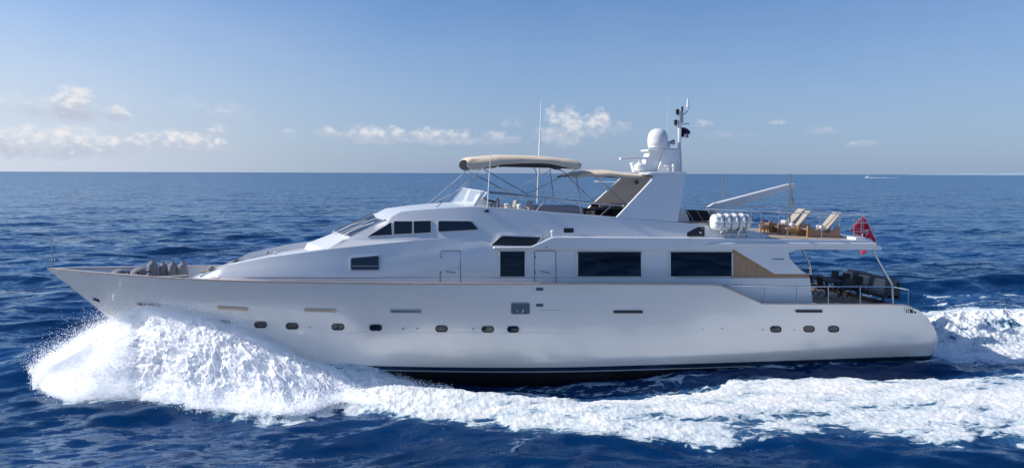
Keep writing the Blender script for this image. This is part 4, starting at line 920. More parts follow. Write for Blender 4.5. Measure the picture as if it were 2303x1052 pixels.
# sofa: L-shaped across the stern, seen from the front left
def sofa():
    xf = float(P(1984, 684, -2.4)[0]); xb = xf+0.82; ya, yb_ = -2.45, 1.25
    t = thing('sofa', ((xf+xb)/2, 0, zc), 'big charcoal outdoor sofa across the stern with three taupe pillows', 'sofa')
    ob('seat_base', MB().box(((xf+xb)/2, (ya+yb_)/2, zc+0.24), (xb-xf, yb_-ya, 0.13)), DGREY, t, bevel=0.02)
    ob('back_frame', MB().box((xb+0.03, (ya+yb_)/2, zc+0.5), (0.07, yb_-ya, 0.82)), DGREY, t, bevel=0.02)
    for yy in (ya+0.06, yb_-0.06): ob('armrest', MB().box(((xf+xb)/2+0.1, yy, zc+0.42), (xb-xf-0.2, 0.12, 0.5)), DGREY, t, bevel=0.03)
    n = 4; w_ = (yb_-ya-0.26)/n
    for k in range(n):
        yc_ = yb_-0.13-w_*(k+0.5)
        ob('seat_cushion', MB().box((xf+0.36, yc_, zc+0.39), (0.78, w_-0.015, 0.17)), CUSH, t, bevel=0.05)
        ob('back_cushion', MB().box((xb-0.1, yc_, zc+0.76), (0.24, w_-0.02, 0.6), Matrix.Rotation(0.16, 3, 'Y')), CUSH, t, bevel=0.07)
    for yy in (ya+0.1, (ya+yb_)/2, yb_-0.1): ob('leg', MB().box((xf+0.06, yy, zc+0.09), (0.09, 0.09, 0.18)), DGREY, t)
    # taupe pillows leaning on the back
    for k, u in enumerate((0.75, -0.45, -1.6)):
        a = (xb-0.38, u, zc+0.72); m_ = MB()
        A = np.zeros((9, 9, 3)); Bk = np.zeros((9, 9, 3))
        rot = Matrix.Rotation(R(-62+6*k), 3, 'Z') @ Matrix.Rotation(R(66), 3, 'X') @ Matrix.Rotation(R(8-8*k), 3, 'Z')
        for i in range(9):
            for j in range(9):
                ss = -1+i/4; tt = -1+j/4; th = 0.10*((1-ss**4)*(1-tt**4))**0.6
                for arr, sg in ((A, 1), (Bk, -1)):
                    v = rot @ Vector((ss*0.27*(1-0.06*tt*tt), tt*0.27*(1-0.06*ss*ss), sg*th)); arr[i, j] = (a[0]+v[0], a[1]+v[1], a[2]+v[2])
        m_.grid(A).grid(Bk)
        p_ = ob('throw_pillow', m_, PILLOW, None, smooth=60)
        tag(p_, ('taupe pillow at the forward left end of the charcoal sofa', 'taupe pillow in the middle of the charcoal sofa', 'taupe pillow on the charcoal sofa nearest the stern strut')[k], 'pillow', 'taupe pillows on the sofa')
sofa()
# dining table and chairs
def table():
    c = P(1848, 684, 0.3); t = thing('dining_table', (c[0], 0.3, zc), 'dark dining table on the aft deck between the black chairs', 'table')
    ob('table_top', MB().box((c[0], 0.3, zc+0.72), (1.0, 2.2, 0.06)), RUB, t, bevel=0.01)
    for dx in (-0.4, 0.4):
        for dy in (-0.9, 0.9): ob('leg', MB().box((c[0]+dx, 0.3+dy, zc+0.35), (0.06, 0.06, 0.7)), RUB, t)
    ob('stretcher', MB().tube([(c[0]-0.4, 0.3, zc+0.3), (c[0]+0.4, 0.3, zc+0.3)], 0.03), CHROME, t)
    return c
tcn = table()
def chair(x, y, rz, lb, first):
    t = thing('deck_chair', (0, 0, 0), lb, 'chair', 'black chairs at the aft dining table')
    ob('seat', MB().box((0, 0, 0.45), (0.5, 0.5, 0.05)), DGREY, t, bevel=0.015)
    ob('backrest', MB().box((0.25, 0, 0.8), (0.05, 0.5, 0.42), Matrix.Rotation(0.15, 3, 'Y')), DGREY, t, bevel=0.015)
    for s in (-0.24, 0.24):
        ob('leg', MB().tube([(-0.22, s, 0), (0.18, s, 0.45)], 0.018, 6), BLACK, t); ob('leg', MB().tube([(0.22, s, 0), (-0.18, s, 0.45)], 0.018, 6), BLACK, t)
        ob('armrest', MB().tube([(-0.2, s, 0.45), (-0.22, s, 0.66), (0.24, s, 0.66)], 0.02, 6), BLACK, t)
    t.location = (x, y, zc); t.rotation_euler = (0, 0, rz); return t
ch = chair(tcn[0]+0.85, 0.0, 0.1, 'black chair on the stern side of the dining table, beside the sofa', True)
dup(ch, (tcn[0]+0.85, 0.9, zc), 'black chair on the stern side of the dining table, on its far corner', 0.0)
dup(ch, (tcn[0]-0.75, 0.0, zc), 'black chair between the dining table and the saloon', 3.2)
dup(ch, (tcn[0]-0.7, 0.9, zc), 'black chair tucked behind the house corner, far side of the dining table', 3.0)
dup(ch, (tcn[0]+0.85, -0.95, zc), 'black chair on the stern side of the dining table, its near corner', 0.15)
dup(ch, (tcn[0]-0.75, -0.95, zc), 'black chair nearest the house corner beside the dining table', 3.1)
dup(ch, (tcn[0]+0.1, -1.35, zc), 'black chair at the near head of the dining table', -1.5)
# table dressing: chrome bucket and glasses
bk = ob('ice_bucket', MB().lathe([(0.08, 0), (0.12, 0.22), (0.13, 0.23), (0.11, 0.2), (0.07, 0.02)], (tcn[0]+0.1, -0.9, zc+0.0), 16), CHROME, None); tag(bk, 'shiny steel bucket on the deck under the black chairs', 'bucket')

# ------------------------------------------------------------------ fore deck things
zfd = lambda x: float(zs(x))-0.72
def fender(px, ptop, w, y, lb):
    b = P(px, ptop, y); r_ = w/2; h = float(b[2])-zfd(b[0])
    t = thing('fender', (b[0], y, zfd(b[0])), lb, 'fender', 'upright grey covered fenders')
    pr = [(r_*0.6, 0), (r_*0.95, 0.06), (r_, 0.15), (r_, h*0.74), (r_*0.95, h*0.82), (r_*0.8, h*0.89), (r_*0.5, h*0.94), (r_*0.36, h*0.95)]
    z0 = zfd(b[0]); ob('cover', MB().lathe(pr, (b[0], y, z0), 20), GREYC, t, smooth=60)
    ob('neck', MB().lathe([(r_*0.34, h*0.93), (r_*0.42, h*0.96), (r_*0.36, h*0.985), (r_*0.12, h)], (b[0], y, z0), 12), GREYC, t, smooth=60)
    ob('eye', MB().tube([(b[0]+0.03*math.cos(q), y, z0+h+0.015+0.03*math.sin(q)) for q in np.linspace(0, 6.28, 9)], 0.014, 6), RUB, t)
fender(342.5, 585, 0.42, 0.25, 'tallest upright grey fender, left end of the four on the fore deck')
fender(367, 590, 0.36, 0.45, 'shortest upright grey fender, second from the left of the four')
fender(388, 588, 0.37, 0.3, 'upright grey fender third from the left of the four on the fore deck')
fender(411, 588, 0.40, 0.3, 'upright grey fender at the right end of the four, nearest the house')
def ballf(px, ptop, w, y, lb):
    b = P(px, ptop, y); r_ = w/2; t = thing('ball_fender', (b[0], y, b[2]-2*r_), lb, 'fender', 'round grey covered fenders')
    z0 = b[2]-2*r_; pr = [(r_*math.sin(a)*1.0+0.005, r_-r_*math.cos(a)) for a in np.linspace(0.15, math.pi-0.05, 14)]
    ob('cover', MB().lathe(pr, (b[0], y, z0), 24), GREYC, t, smooth=60)
    return t
ballf(266, 605, 0.66, 0.1, 'round grey fender farthest forward in the bow')
ballf(312, 601.5, 0.68, 0.15, 'larger round grey fender in the bow, left of the upright ones')
def coverb(px, ptop, w, y, lb):
    b = P(px, ptop, y); t = thing('covered_cleat', (b[0], y, zfd(b[0])), lb, 'deck fitting', 'small cloth covered fittings along the bow rail'); z0 = zfd(b[0]); h = b[2]-z0; r_ = w/2
    ob('cover', MB().lathe([(r_*1.1, 0), (r_, h*0.6), (r_*0.8, h*0.8), (r_*0.3, h*0.92)], (b[0], y, z0), 14), GREYC, t, smooth=60)
    ob('tied_top', MB().slab([(b[0]-0.07, y, z0+h*0.9), (b[0]+0.09, y-0.05, z0+h*0.88), (b[0]+0.02, y, z0+h*1.02), (b[0]-0.05, y, z0+h*1.0)], [(b[0]-0.07, y+.06, z0+h*0.9), (b[0]+0.09, y+.06, z0+h*0.88), (b[0]+0.02, y+.06, z0+h*1.02), (b[0]-0.05, y+.06, z0+h*1.0)]), RUB, t)
coverb(287, 610, 0.24, -0.25, 'small cloth covered deck fitting between the two round fenders')
coverb(308, 611, 0.22, -0.45, 'small cloth covered deck fitting in front of the larger round fender')
coverb(334.5, 609, 0.28, -0.5, 'small cloth covered deck fitting in front of the tallest upright fender')
coverb(279, 619, 0.4, -0.35, 'low cloth covered winch close to the near bow rail')
pb_ = ob('boat_hook', MB().tube([P(346, 623, -1.1), P(422, 618.5, -0.7)], 0.025), mat('pale_pole', (0.7, 0.63, 0.56), 0.4), None); tag(pb_, 'pale pole lying across the feet of the upright fenders', 'boat hook')
b = P(475, 615, -1.2); tr = thing('deck_basket', b, 'light blue tray of ropes and grey gear at the front of the house', 'basket')
ob('tray', MB().slab([P(a, c, -1.3) for a, c in [(449, 620), (472, 611), (476, 616), (452, 625)]], [P(a, c, -0.8) for a, c in [(449, 617), (472, 608), (476, 613), (452, 622)]]), mat('pale_blue_plastic', (0.3, 0.5, 0.6), 0.5), tr, bevel=0.01)
ob('grey_bundle', MB().lathe([(0.05, 0), (0.14, 0.06), (0.16, 0.2), (0.05, 0.3)], P(475, 614, -0.9), 12), GREYC, tr); ob('wood_block', MB().box(P(459, 611, -0.9), (0.28, 0.2, 0.07)), WOODL, tr, bevel=0.01)
ob('rope_coil', MB().tube([P(484+5*math.cos(q), 608+4*math.sin(q), -1.0) for q in np.linspace(0, 12.5, 25)], 0.03), mat('rope_grey', (0.35, 0.34, 0.33), 0.9), tr)
# jackstaff at the bow
js = ob('bow_staff', MB().tube([P(117, 604, 0), P(116, 516, 0)], [0.03, 0.018]), STEELD, yacht)
ob('bow_lamp', MB().lathe([(0.03, 0), (0.07, 0.03), (0.07, 0.14), (0.03, 0.17)], P(121, 588, 0), 12), CHROME, js)
pn_ = ob('bow_pennant', MB().slab([P(118, 578, 0.02), P(134, 585, 0.05), P(119, 589, 0.02)], [P(118, 578, 0.04), P(134, 585, 0.07), P(119, 589, 0.04)]), mat('pennant_blue', (0.1, 0.25, 0.5), 0.7), None); tag(pn_, 'tiny blue pennant on the bow staff', 'pennant')
for cx in (602, 620): ob('roof_cleat', MB().box(P(cx, 569, -1.9), (0.14, 0.12, 0.1)), STEELD if cx == 602 else WHITE, yacht, bevel=0.02)
ob('deck_cleat', MB().tube([P(1660-8, 640, -3.3), P(1668, 640, -3.3)], 0.02).tube([P(1660, 642, -3.3), P(1660, 638, -3.3)], 0.03), CHROME, yacht)

# ------------------------------------------------------------------ sea
def foam_material(nt, N, L, tc, fac_out=None): pass
def sea_mat():
    m = bpy.data.materials.new('sea_water'); m.use_nodes = True; nt = m.node_tree; N = nt.nodes; L = nt.links; N.clear()
    out = N.new('ShaderNodeOutputMaterial'); w = N.new('ShaderNodeMixShader'); wd = N.new('ShaderNodeBsdfDiffuse'); wg = N.new('ShaderNodeBsdfGlossy'); fo = N.new('ShaderNodeBsdfPrincipled'); mx = N.new('ShaderNodeMixShader')
    wg.inputs['Roughness'].default_value = 0.07; wg.inputs['Color'].default_value = (0.66, 0.84, 1.0, 1)
    tc = N.new('ShaderNodeTexCoord'); at = N.new('ShaderNodeAttribute'); at.attribute_name = 'foam'
    def noise(sc, det=4, rough=0.55, stretch=(1, 1, 1), rot=0.0, dist=0.0):
        mp = N.new('ShaderNodeMapping'); mp.inputs['Scale'].default_value = stretch; mp.inputs['Rotation'].default_value = (0, 0, rot)
        L.new(tc.outputs['Object'], mp.inputs[0]); n = N.new('ShaderNodeTexNoise'); n.inputs['Scale'].default_value = sc; n.inputs['Detail'].default_value = det
        n.inputs['Roughness'].default_value = rough; n.inputs['Distortion'].default_value = dist
        L.new(mp.outputs[0], n.inputs['Vector']); return n.outputs[0]
    def M(op, a, b=None, clamp=False):
        n = N.new('ShaderNodeMath'); n.operation = op; n.use_clamp = clamp
        for i, q in enumerate((a, b)):
            if q is None: continue
            if isinstance(q, (int, float)): n.inputs[i].default_value = q
            else: L.new(q, n.inputs[i])
        return n.outputs[0]
    # ripples: wavelets too small for the mesh tilt the surface normal directly
    def ncol(sc, det, stretch, rot, amp):
        mp = N.new('ShaderNodeMapping'); mp.inputs['Scale'].default_value = stretch; mp.inputs['Rotation'].default_value = (0, 0, rot)
        L.new(tc.outputs['Object'], mp.inputs[0]); n = N.new('ShaderNodeTexNoise'); n.inputs['Scale'].default_value = sc; n.inputs['Detail'].default_value = det; n.inputs['Roughness'].default_value = 0.6
        L.new(mp.outputs[0], n.inputs['Vector']); v = N.new('ShaderNodeVectorMath'); v.operation = 'SUBTRACT'; L.new(n.outputs['Color'], v.inputs[0]); v.inputs[1].default_value = (.5, .5, .5)
        q = N.new('ShaderNodeVectorMath'); q.operation = 'MULTIPLY'; L.new(v.outputs[0], q.inputs[0]); q.inputs[1].default_value = amp; return q.outputs[0]
    def vadd(a, b):
        v = N.new('ShaderNodeVectorMath'); v.operation = 'ADD'; L.new(a, v.inputs[0]); L.new(b, v.inputs[1]); return v.outputs[0]
    geo = N.new('ShaderNodeNewGeometry')
    nv_ = vadd(vadd(geo.outputs['Normal'], ncol(0.9, 4, (0.5, 1.2, 1), -0.12, (0.45, 1.15, 0))), ncol(4.5, 3, (0.6, 1.2, 1), 0.2, (0.22, 0.42, 0)))
    nv_ = vadd(nv_, ncol(0.12, 3, (0.45, 1.2, 1), 0.05, (0.15, 0.6, 0)))
    def VM(op, a, b=None):
        n = N.new('ShaderNodeVectorMath'); n.operation = op; L.new(a, n.inputs[0])
        if b is not None: L.new(b, n.inputs[1])
        return n
    n0 = VM('NORMALIZE', nv_).outputs[0]; c0 = VM('DOT_PRODUCT', n0, geo.outputs['Incoming']).outputs['Value']
    # wavelets tilted out of sight are mirrored back, as a crest in front would hide them
    sc = N.new('ShaderNodeVectorMath'); sc.operation = 'SCALE'; L.new(geo.outputs['Incoming'], sc.inputs[0]); L.new(M('MULTIPLY', M('MINIMUM', c0, 0.0), -2.0), sc.inputs['Scale'])
    n1_ = VM('NORMALIZE', vadd(n0, sc.outputs[0])).outputs[0]; L.new(n1_, wg.inputs['Normal'])
    schl = M('ADD', M('MULTIPLY', M('POWER', M('SUBTRACT', 1.0, M('ABSOLUTE', c0)), 5.0), 0.98), 0.02)
    fm = M('MULTIPLY', schl, 0.8); L.new(fm, w.inputs[0]); L.new(wd.outputs[0], w.inputs[1]); L.new(wg.outputs[0], w.inputs[2])
    # water body colour: patchy deep blue, paler and greener where churned
    cr = N.new('ShaderNodeMix'); cr.data_type = 'RGBA'; big = noise(0.05, 3, 0.5, (0.5, 1.3, 1))
    mr = N.new('ShaderNodeMapRange'); L.new(big, mr.inputs[0]); mr.inputs[1].default_value = 0.35; mr.inputs[2].default_value = 0.65; L.new(mr.outputs[0], cr.inputs[0])
    cr.inputs[6].default_value = (0.0003, 0.010, 0.034, 1); cr.inputs[7].default_value = (0.001, 0.031, 0.118, 1)
    c2 = N.new('ShaderNodeMix'); c2.data_type = 'RGBA'; L.new(M('MULTIPLY', at.outputs['Fac'], 0.6, True), c2.inputs[0]); L.new(cr.outputs[2], c2.inputs[6]); c2.inputs[7].default_value = (0.05, 0.17, 0.30, 1)
    L.new(c2.outputs[2], wd.inputs['Color'])
    # foam
    wrp = N.new('ShaderNodeTexNoise'); wrp.inputs['Scale'].default_value = 0.7; wrp.inputs['Detail'].default_value = 4; L.new(tc.outputs['Object'], wrp.inputs['Vector'])
    wv = N.new('ShaderNodeVectorMath'); wv.operation = 'MULTIPLY_ADD'; L.new(wrp.outputs['Color'], wv.inputs[0]); wv.inputs[1].default_value = (2.2, 1.6, 0); L.new(tc.outputs['Object'], wv.inputs[2])
    def wn(node_type, sc, det=5, rough=0.6, stretch=(1, 1, 1)):
        mp = N.new('ShaderNodeMapping'); mp.inputs['Scale'].default_value = stretch; L.new(wv.outputs[0], mp.inputs[0]); n = N.new(node_type); n.inputs['Scale'].default_value = sc
        if node_type == 'ShaderNodeTexNoise': n.inputs['Detail'].default_value = det; n.inputs['Roughness'].default_value = rough
        else: n.feature = 'DISTANCE_TO_EDGE'
        L.new(mp.outputs[0], n.inputs['Vector']); return n.outputs[0]
    f1 = wn('ShaderNodeTexNoise', 0.9, 7, 0.64, (0.5, 1.35, 1)); f2 = wn('ShaderNodeTexNoise', 3.4, 6, 0.68, (0.5, 1.4, 1)); f0 = noise(0.33, 3, 0.5, (0.6, 1.2, 1))
    vo = wn('ShaderNodeTexVoronoi', 1.5, stretch=(0.75, 1.25, 1)); lace = N.new('ShaderNodeMapRange'); L.new(vo, lace.inputs[0]); lace.inputs[1].default_value = 0.0; lace.inputs[2].default_value = 0.16; lace.inputs[3].default_value = 1; lace.inputs[4].default_value = 0
    nn = M('ADD', M('ADD', M('MULTIPLY', M('SUBTRACT', f1, 0.5), 2.3), M('MULTIPLY', M('SUBTRACT', f2, 0.5), 1.1)), M('ADD', M('MULTIPLY', lace.outputs[0], 0.22), M('MULTIPLY', M('SUBTRACT', f0, 0.5), 1.2)))
    q = M('ADD', at.outputs['Fac'], nn)
    sm = N.new('ShaderNodeMapRange'); sm.interpolation_type = 'SMOOTHSTEP'; L.new(q, sm.inputs[0]); sm.inputs[1].default_value = 0.36; sm.inputs[2].default_value = 0.66
    fcm = N.new('ShaderNodeMapRange'); L.new(q, fcm.inputs[0]); fcm.inputs[1].default_value = 0.4; fcm.inputs[2].default_value = 1.15
    fcol = N.new('ShaderNodeMix'); fcol.data_type = 'RGBA'; L.new(fcm.outputs[0], fcol.inputs[0]); fcol.inputs[6].default_value = (0.42, 0.55, 0.62, 1); fcol.inputs[7].default_value = (0.84, 0.85, 0.86, 1); L.new(fcol.outputs[2], fo.inputs['Base Color'])
    gate = N.new('ShaderNodeMapRange'); L.new(at.outputs['Fac'], gate.inputs[0]); gate.inputs[1].default_value = 0.02; gate.inputs[2].default_value = 0.15
    fac = M('MULTIPLY', sm.outputs[0], gate.outputs[0])
    L.new(fac, mx.inputs[0]); L.new(w.outputs[0], mx.inputs[1]); L.new(fo.outputs[0], mx.inputs[2]); L.new(mx.outputs[0], out.inputs[0])
    fo.inputs['Roughness'].default_value = 0.8; fo.inputs['Specular IOR Level'].default_value = 0.2
    b2 = N.new('ShaderNodeBump'); b2.inputs['Strength'].default_value = 0.9; b2.inputs['Distance'].default_value = 1.0
    L.new(M('ADD', M('MULTIPLY', f1, 0.22), M('MULTIPLY', f2, 0.05)), b2.inputs['Height']); L.new(b2.outputs[0], fo.inputs['Normal'])
    return m
def smooth(x, a, b): t = np.clip((x-a)/(b-a), 0, 1); return t*t*(3-2*t)
IN_ = np.array([(560, 860), (700, 818), (749, 826), (794, 840), (874, 857), (953, 875), (1047, 885), (1151, 894), (1273, 897), (1325, 904), (1395, 900), (1481, 892), (1578, 882), (1637, 864), (1774, 853), (1970, 855), (2166, 852), (2303, 842), (2600, 820)])
OUT_ = np.array([(380, 905), (560, 925), (700, 924), (745, 900), (804, 906), (856, 923), (943, 943), (1047, 948), (1117, 950), (1151, 963), (1256, 974), (1395, 987), (1499, 1000), (1617, 1003), (1676, 993), (1774, 985), (1833, 972), (1911, 980), (2029, 989), (2088, 1006), (2182, 1006), (2205, 982), (2244, 992), (2303, 1010), (2600, 1060)])
TOPS = np.array([(94, 848), (110, 822), (150, 796), (200, 764), (235, 742), (262, 736), (300, 718), (340, 699), (380, 701), (440, 719), (520, 737), (600, 768), (660, 795), (700, 810), (740, 818), (800, 842), (850, 856)])
BASE = np.array([(84, 856), (110, 882), (160, 897), (220, 893), (300, 890), (380, 900), (440, 912), (560, 924), (640, 928), (700, 922), (760, 900), (820, 905), (860, 915)])
def sea():
    F0 = math.atan2(CAM[0]*0+math.sin(YAW), math.cos(YAW))
    th = np.concatenate([np.linspace(-R(180), -R(60), 130)[:-1], np.linspace(-R(60), -R(40), 180)[:-1], np.linspace(-R(40), R(40), 1250)[:-1], np.linspace(R(40), R(60), 180)[:-1], np.linspace(R(60), R(180), 130)])
    rr = [0.3, 2, 4, 6, 8, 10, 12, 14, 15]; r = 15.0
    while r < 44: r += 0.075; rr.append(r)
    while r < 60000:
        r += max(0.075, r*r/(682*8.8)*0.55) if r < 2500 else r*0.25; rr.append(r)
    rr = np.array(rr); print('rings', len(rr), 'cols', len(th))
    RR, TH = np.meshgrid(rr, th+F0, indexing='ij')
    X = CAM[0]+RR*np.sin(TH); Y = CAM[1]+RR*np.cos(TH)
    dr = np.gradient(rr)[:, None]*np.ones_like(TH)
    dth = np.gradient(th)[None, :]*RR
    cell = np.maximum(dr, dth)
    rs = np.random.RandomState(11)
    Z = np.zeros_like(X); DX = np.zeros_like(X); DY = np.zeros_like(X)
    px, py, _ = proj(X, Y, 0*X)
    calm = 1.0
    nw = 84
    msk = RR < 2600
    Xm, Ym, cm = X[msk], Y[msk], cell[msk]; z = np.zeros_like(Xm); dx = z.copy(); dy = z.copy()
    for i in range(nw):
        lam = 0.7*(22/0.7)**((i+rs.rand())/nw); ang = R(-100)+rs.randn()*0.55; k = 2*math.pi/lam; kx, ky = k*math.cos(ang), k*math.sin(ang)
        sl = 0.0225*(1.0 if lam < 9 else 0.5)
        A = sl/k*(0.7+0.6*rs.rand()); ph = rs.rand()*6.28
        wgt = A*np.clip((lam/np.maximum(cm, 1e-3)-2.5)/2.5, 0, 1)
        a = kx*Xm+ky*Ym+ph; s_, c_ = np.sin(a), np.cos(a)
        z += wgt*s_; dx += wgt*c_*math.cos(ang); dy += wgt*c_*math.sin(ang)
    Z[msk] = z*1.15; DX[msk] = dx*0.9; DY[msk] = dy*0.9
    # --- foam mask
    foam = np.zeros_like(X)
    near = (RR < 75) & (py > 400)
    pxn, pyn, Xn, Yn = px[near], py[near], X[near], Y[near]
    yi = np.interp(pxn, IN_[:, 0], IN_[:, 1]); yo = np.interp(pxn, OUT_[:, 0], OUT_[:, 1])
    edge = fbm(Xn*0.8, Yn*0.8, 4)*26+fbm(Xn*3, Yn*3, 3)*8
    big = fbm(Xn*0.35+9, Yn*0.5, 3)*20
    f = smooth(pyn-edge*0.5, yi-6, yi+10)*(1-smooth(pyn+edge*0.6+big*0.6*smooth(pxn, 900, 1500), yo-14, yo+12))*smooth(pxn, 380, 520)
    band = f.copy()
    thin = 1-0.26*smooth((pyn-yi)/(yo-yi+1), 0.3, 1.0)*smooth(pxn, 1000, 1600)-0.17*smooth(pxn, 950, 1300)
    f = f*thin
    # churned water along the hull
    g = smooth(pxn, 1040, 1200)*smooth(pyn, 846, 862)*(1-smooth(pyn, yi-3, yi+10))*0.36*(1-0.5*smooth(pxn, 1600, 1800))
    # foam everywhere behind the stern
    XS = XE; Yc = Yn
    wk = smooth(Xn, XS-0.4, XS+0.6)*(1-smooth(np.abs(Yc+fbm(Xn*0.5, Yn*0.5, 3)*2), 3.0, 4.8))
    aft = smooth(Xn, XS-3.5, XS-0.5)*smooth(Yc, 1.0, 3.0); st_ = fbm(Xn*0.18, Yn*0.9, 4)
    wk2 = aft*smooth(pyn+st_*14, 681, 697)*(0.84-0.12*smooth(-pyn, -735, -700))
    wk3 = aft*smooth(pyn, 650, 664)*(1-smooth(pyn, 684, 694))*np.clip(0.12+0.8*st_+0.25*fbm(Xn*0.6, Yn*0.9+4, 3), 0, 0.5)
    br = smooth(Xn, XS-0.2, XS+0.5)*smooth(-Yc, 2.2, 3.2)*(1-smooth(-Yc, 3.5, 6))*0.33
    f = np.maximum.reduce([f, g, wk*0.92, wk2, wk3, br])
    # ragged foam skirt at the foot of the bow wave
    byb = np.interp(pxn, BASE[:, 0], BASE[:, 1]); sk = smooth(pxn, 95, 150)*(1-smooth(pxn, 800, 900))*smooth(pyn, byb-30, byb-10)*(1-smooth(pyn+fbm(Xn*1.2+3, Yn*1.2, 4)*30, byb-6, byb+16))
    f = np.maximum(f, sk*0.72)
    # churned water close against the hull side
    dh = -Yn-BB(np.clip(Xn, -20, XE), np.full_like(Xn, 0.35)); f = np.maximum(f, 0.30*smooth(Xn, -4, 0)*(1-smooth(Xn, XS-1, XS+1))*smooth(dh, -0.3, 0.0)*(1-smooth(dh, 0.15, 0.7)))
    foam[near] = f
    # --- wake relief
    zz = Z[near]; 
    ins = band; damp = 1-0.75*np.maximum(ins, wk); zz = zz*damp
    lump = fbm(Xn*1.1, Yn*1.3, 5, 0.58, True); fine = fbm(Xn*4.5, Yn*4.5, 4, 0.6)
    hgt = np.interp(pxn, [500, 700, 800, 950, 1200, 1600, 2303], [0.7, 0.75, 0.6, 0.32, 0.24, 0.18, 0.2])
    v = (pyn-yi)/(yo-yi+1)
    ridge = np.exp(-((v-0.25)/0.34)**2)
    zz += ins*(hgt*ridge*0.8+0.06+0.34*hgt*(lump+0.1)+0.13*fine*hgt+0.025*fine)
    # stern wash mound
    sx_ = Xn-XS; mound = smooth(sx_, 0.2, 3.5)*(1-0.15*smooth(sx_, 6, 12))*np.exp(-((Yc-0.3)/1.9)**2)*1.15
    zz += mound*(1+0.9*lump)+wk*(0.16*fine+0.08*lump)+(wk2+wk3)*(0.10*fine+0.14*lump)
    # far wave of the stern wake
    zz += 0.55*smooth(Xn, XS-3, XS+4)*np.exp(-((Yc-14.5-0.1*(Xn-XS))/1.3)**2)-0.2*smooth(Xn, XS-3, XS+4)*np.exp(-((Yc-11.5)/1.5)**2)
    zz += g*0.35*(lump+fine*0.6)
    dhh = np.abs(Yn)-BB(np.clip(Xn, -20, XE), np.full_like(Xn, 0.35)); zz += 0.2*smooth(Xn, 2, 9)*(1-smooth(Xn, XS, XS+3))*np.exp(-(np.maximum(dhh, 0)/1.3)**2)
    zz += 0.5*smooth(Xn, -9.5, -7.5)*(1-smooth(Xn, -7, -4))*np.exp(-(np.maximum(dhh, 0)/0.8)**2)
    # keep the sea out of the hull
    bb = BB(np.clip(Xn, -20, XE), np.full_like(Xn, 0.3)); inside = (np.abs(Yn) < bb-0.3) & (Xn > xstem(0.3)+0.5) & (Xn < XE-0.4)
    zz = np.where(inside, -0.9, zz)
    Z[near] = zz
    dampx = np.ones_like(X); dampx[near] = 1-0.8*ins
    X = X+DX*dampx; Y = Y+DY*dampx
    nr, nc = X.shape; V = np.stack([X, Y, Z], -1).reshape(-1, 3)
    idx = np.arange(nr*nc).reshape(nr, nc)
    a = idx[:-1, :-1].ravel(); b = idx[:-1, 1:].ravel(); c = idx[1:, 1:].ravel(); d = idx[1:, :-1].ravel()
    Q = np.stack([a, d, c, b], 1).astype(np.int32)
    mesh_from('sea', V, Q, foam.ravel(), sea_mat())
def mesh_from(name, V, Q, foam, m, parent=None):
    me = bpy.data.meshes.new(name); me.vertices.add(len(V)); me.vertices.foreach_set('co', V.astype(np.float32).ravel())
    k = Q.shape[1]
    me.loops.add(Q.size); me.loops.foreach_set('vertex_index', Q.ravel()); me.polygons.add(len(Q))
    me.polygons.foreach_set('loop_start', np.arange(0, Q.size, k, dtype=np.int32)); me.polygons.foreach_set('loop_total', np.full(len(Q), k, dtype=np.int32))
    me.polygons.foreach_set('use_smooth', np.ones(len(Q), dtype=bool))
    if foam is not None:
        at = me.attributes.new('foam', 'FLOAT', 'POINT'); at.data.foreach_set('value', foam.astype(np.float32))
    me.materials.append(m); me.update(calc_edges=True); me.validate()
    o = bpy.data.objects.new(name, me); COL.objects.link(o); return o
sea()
tag(bpy.data.objects['sea'], kind='structure')

# ------------------------------------------------------------------ bow spray
FOAMW = bpy.data.materials.new('white_spray'); FOAMW.use_nodes = True
_b = FOAMW.node_tree.nodes['Principled BSDF']; _b.inputs['Base Color'].default_value = (0.84, 0.85, 0.86, 1); _b.inputs['Roughness'].default_value = 0.85; _b.inputs['Specular IOR Level'].default_value = 0.15
_N = FOAMW.node_tree.nodes; _L = FOAMW.node_tree.links; _tc = _N.new('ShaderNodeTexCoord'); _n = _N.new('ShaderNodeTexNoise'); _n.inputs['Scale'].default_value = 5.0; _n.inputs['Detail'].default_value = 6; _n.inputs['Roughness'].default_value = 0.68
_L.new(_tc.outputs['Object'], _n.inputs['Vector']); _bp = _N.new('ShaderNodeBump'); _bp.inputs['Distance'].default_value = 0.05; _bp.inputs['Strength'].default_value = 0.9; _L.new(_n.outputs[0], _bp.inputs['Height']); _L.new(_bp.outputs[0], _b.inputs['Normal'])
def glowthrough(m, k):
    nt = m.node_tree; N = nt.nodes; L = nt.links; b = N['Principled BSDF']; o = [n for n in N if n.type == 'OUTPUT_MATERIAL'][0]
    t = N.new('ShaderNodeBsdfTranslucent'); t.inputs[0].default_value = (k, k, k, 1); mx = N.new('ShaderNodeAddShader')
    L.new(b.outputs[0], mx.inputs[0]); L.new(t.outputs[0], mx.inputs[1]); L.new(mx.outputs[0], o.inputs[0])
    if b.inputs['Normal'].links: L.new(b.inputs['Normal'].links[0].from_socket, t.inputs['Normal'])
glowthrough(FOAMW, 0.33)
DROP = bpy.data.materials.new('spray_droplet'); DROP.use_nodes = True
_b = DROP.node_tree.nodes['Principled BSDF']; _b.inputs['Base Color'].default_value = (0.8, 0.81, 0.82, 1); _b.inputs['Roughness'].default_value = 0.6; _b.inputs['Specular IOR Level'].default_value = 0.3
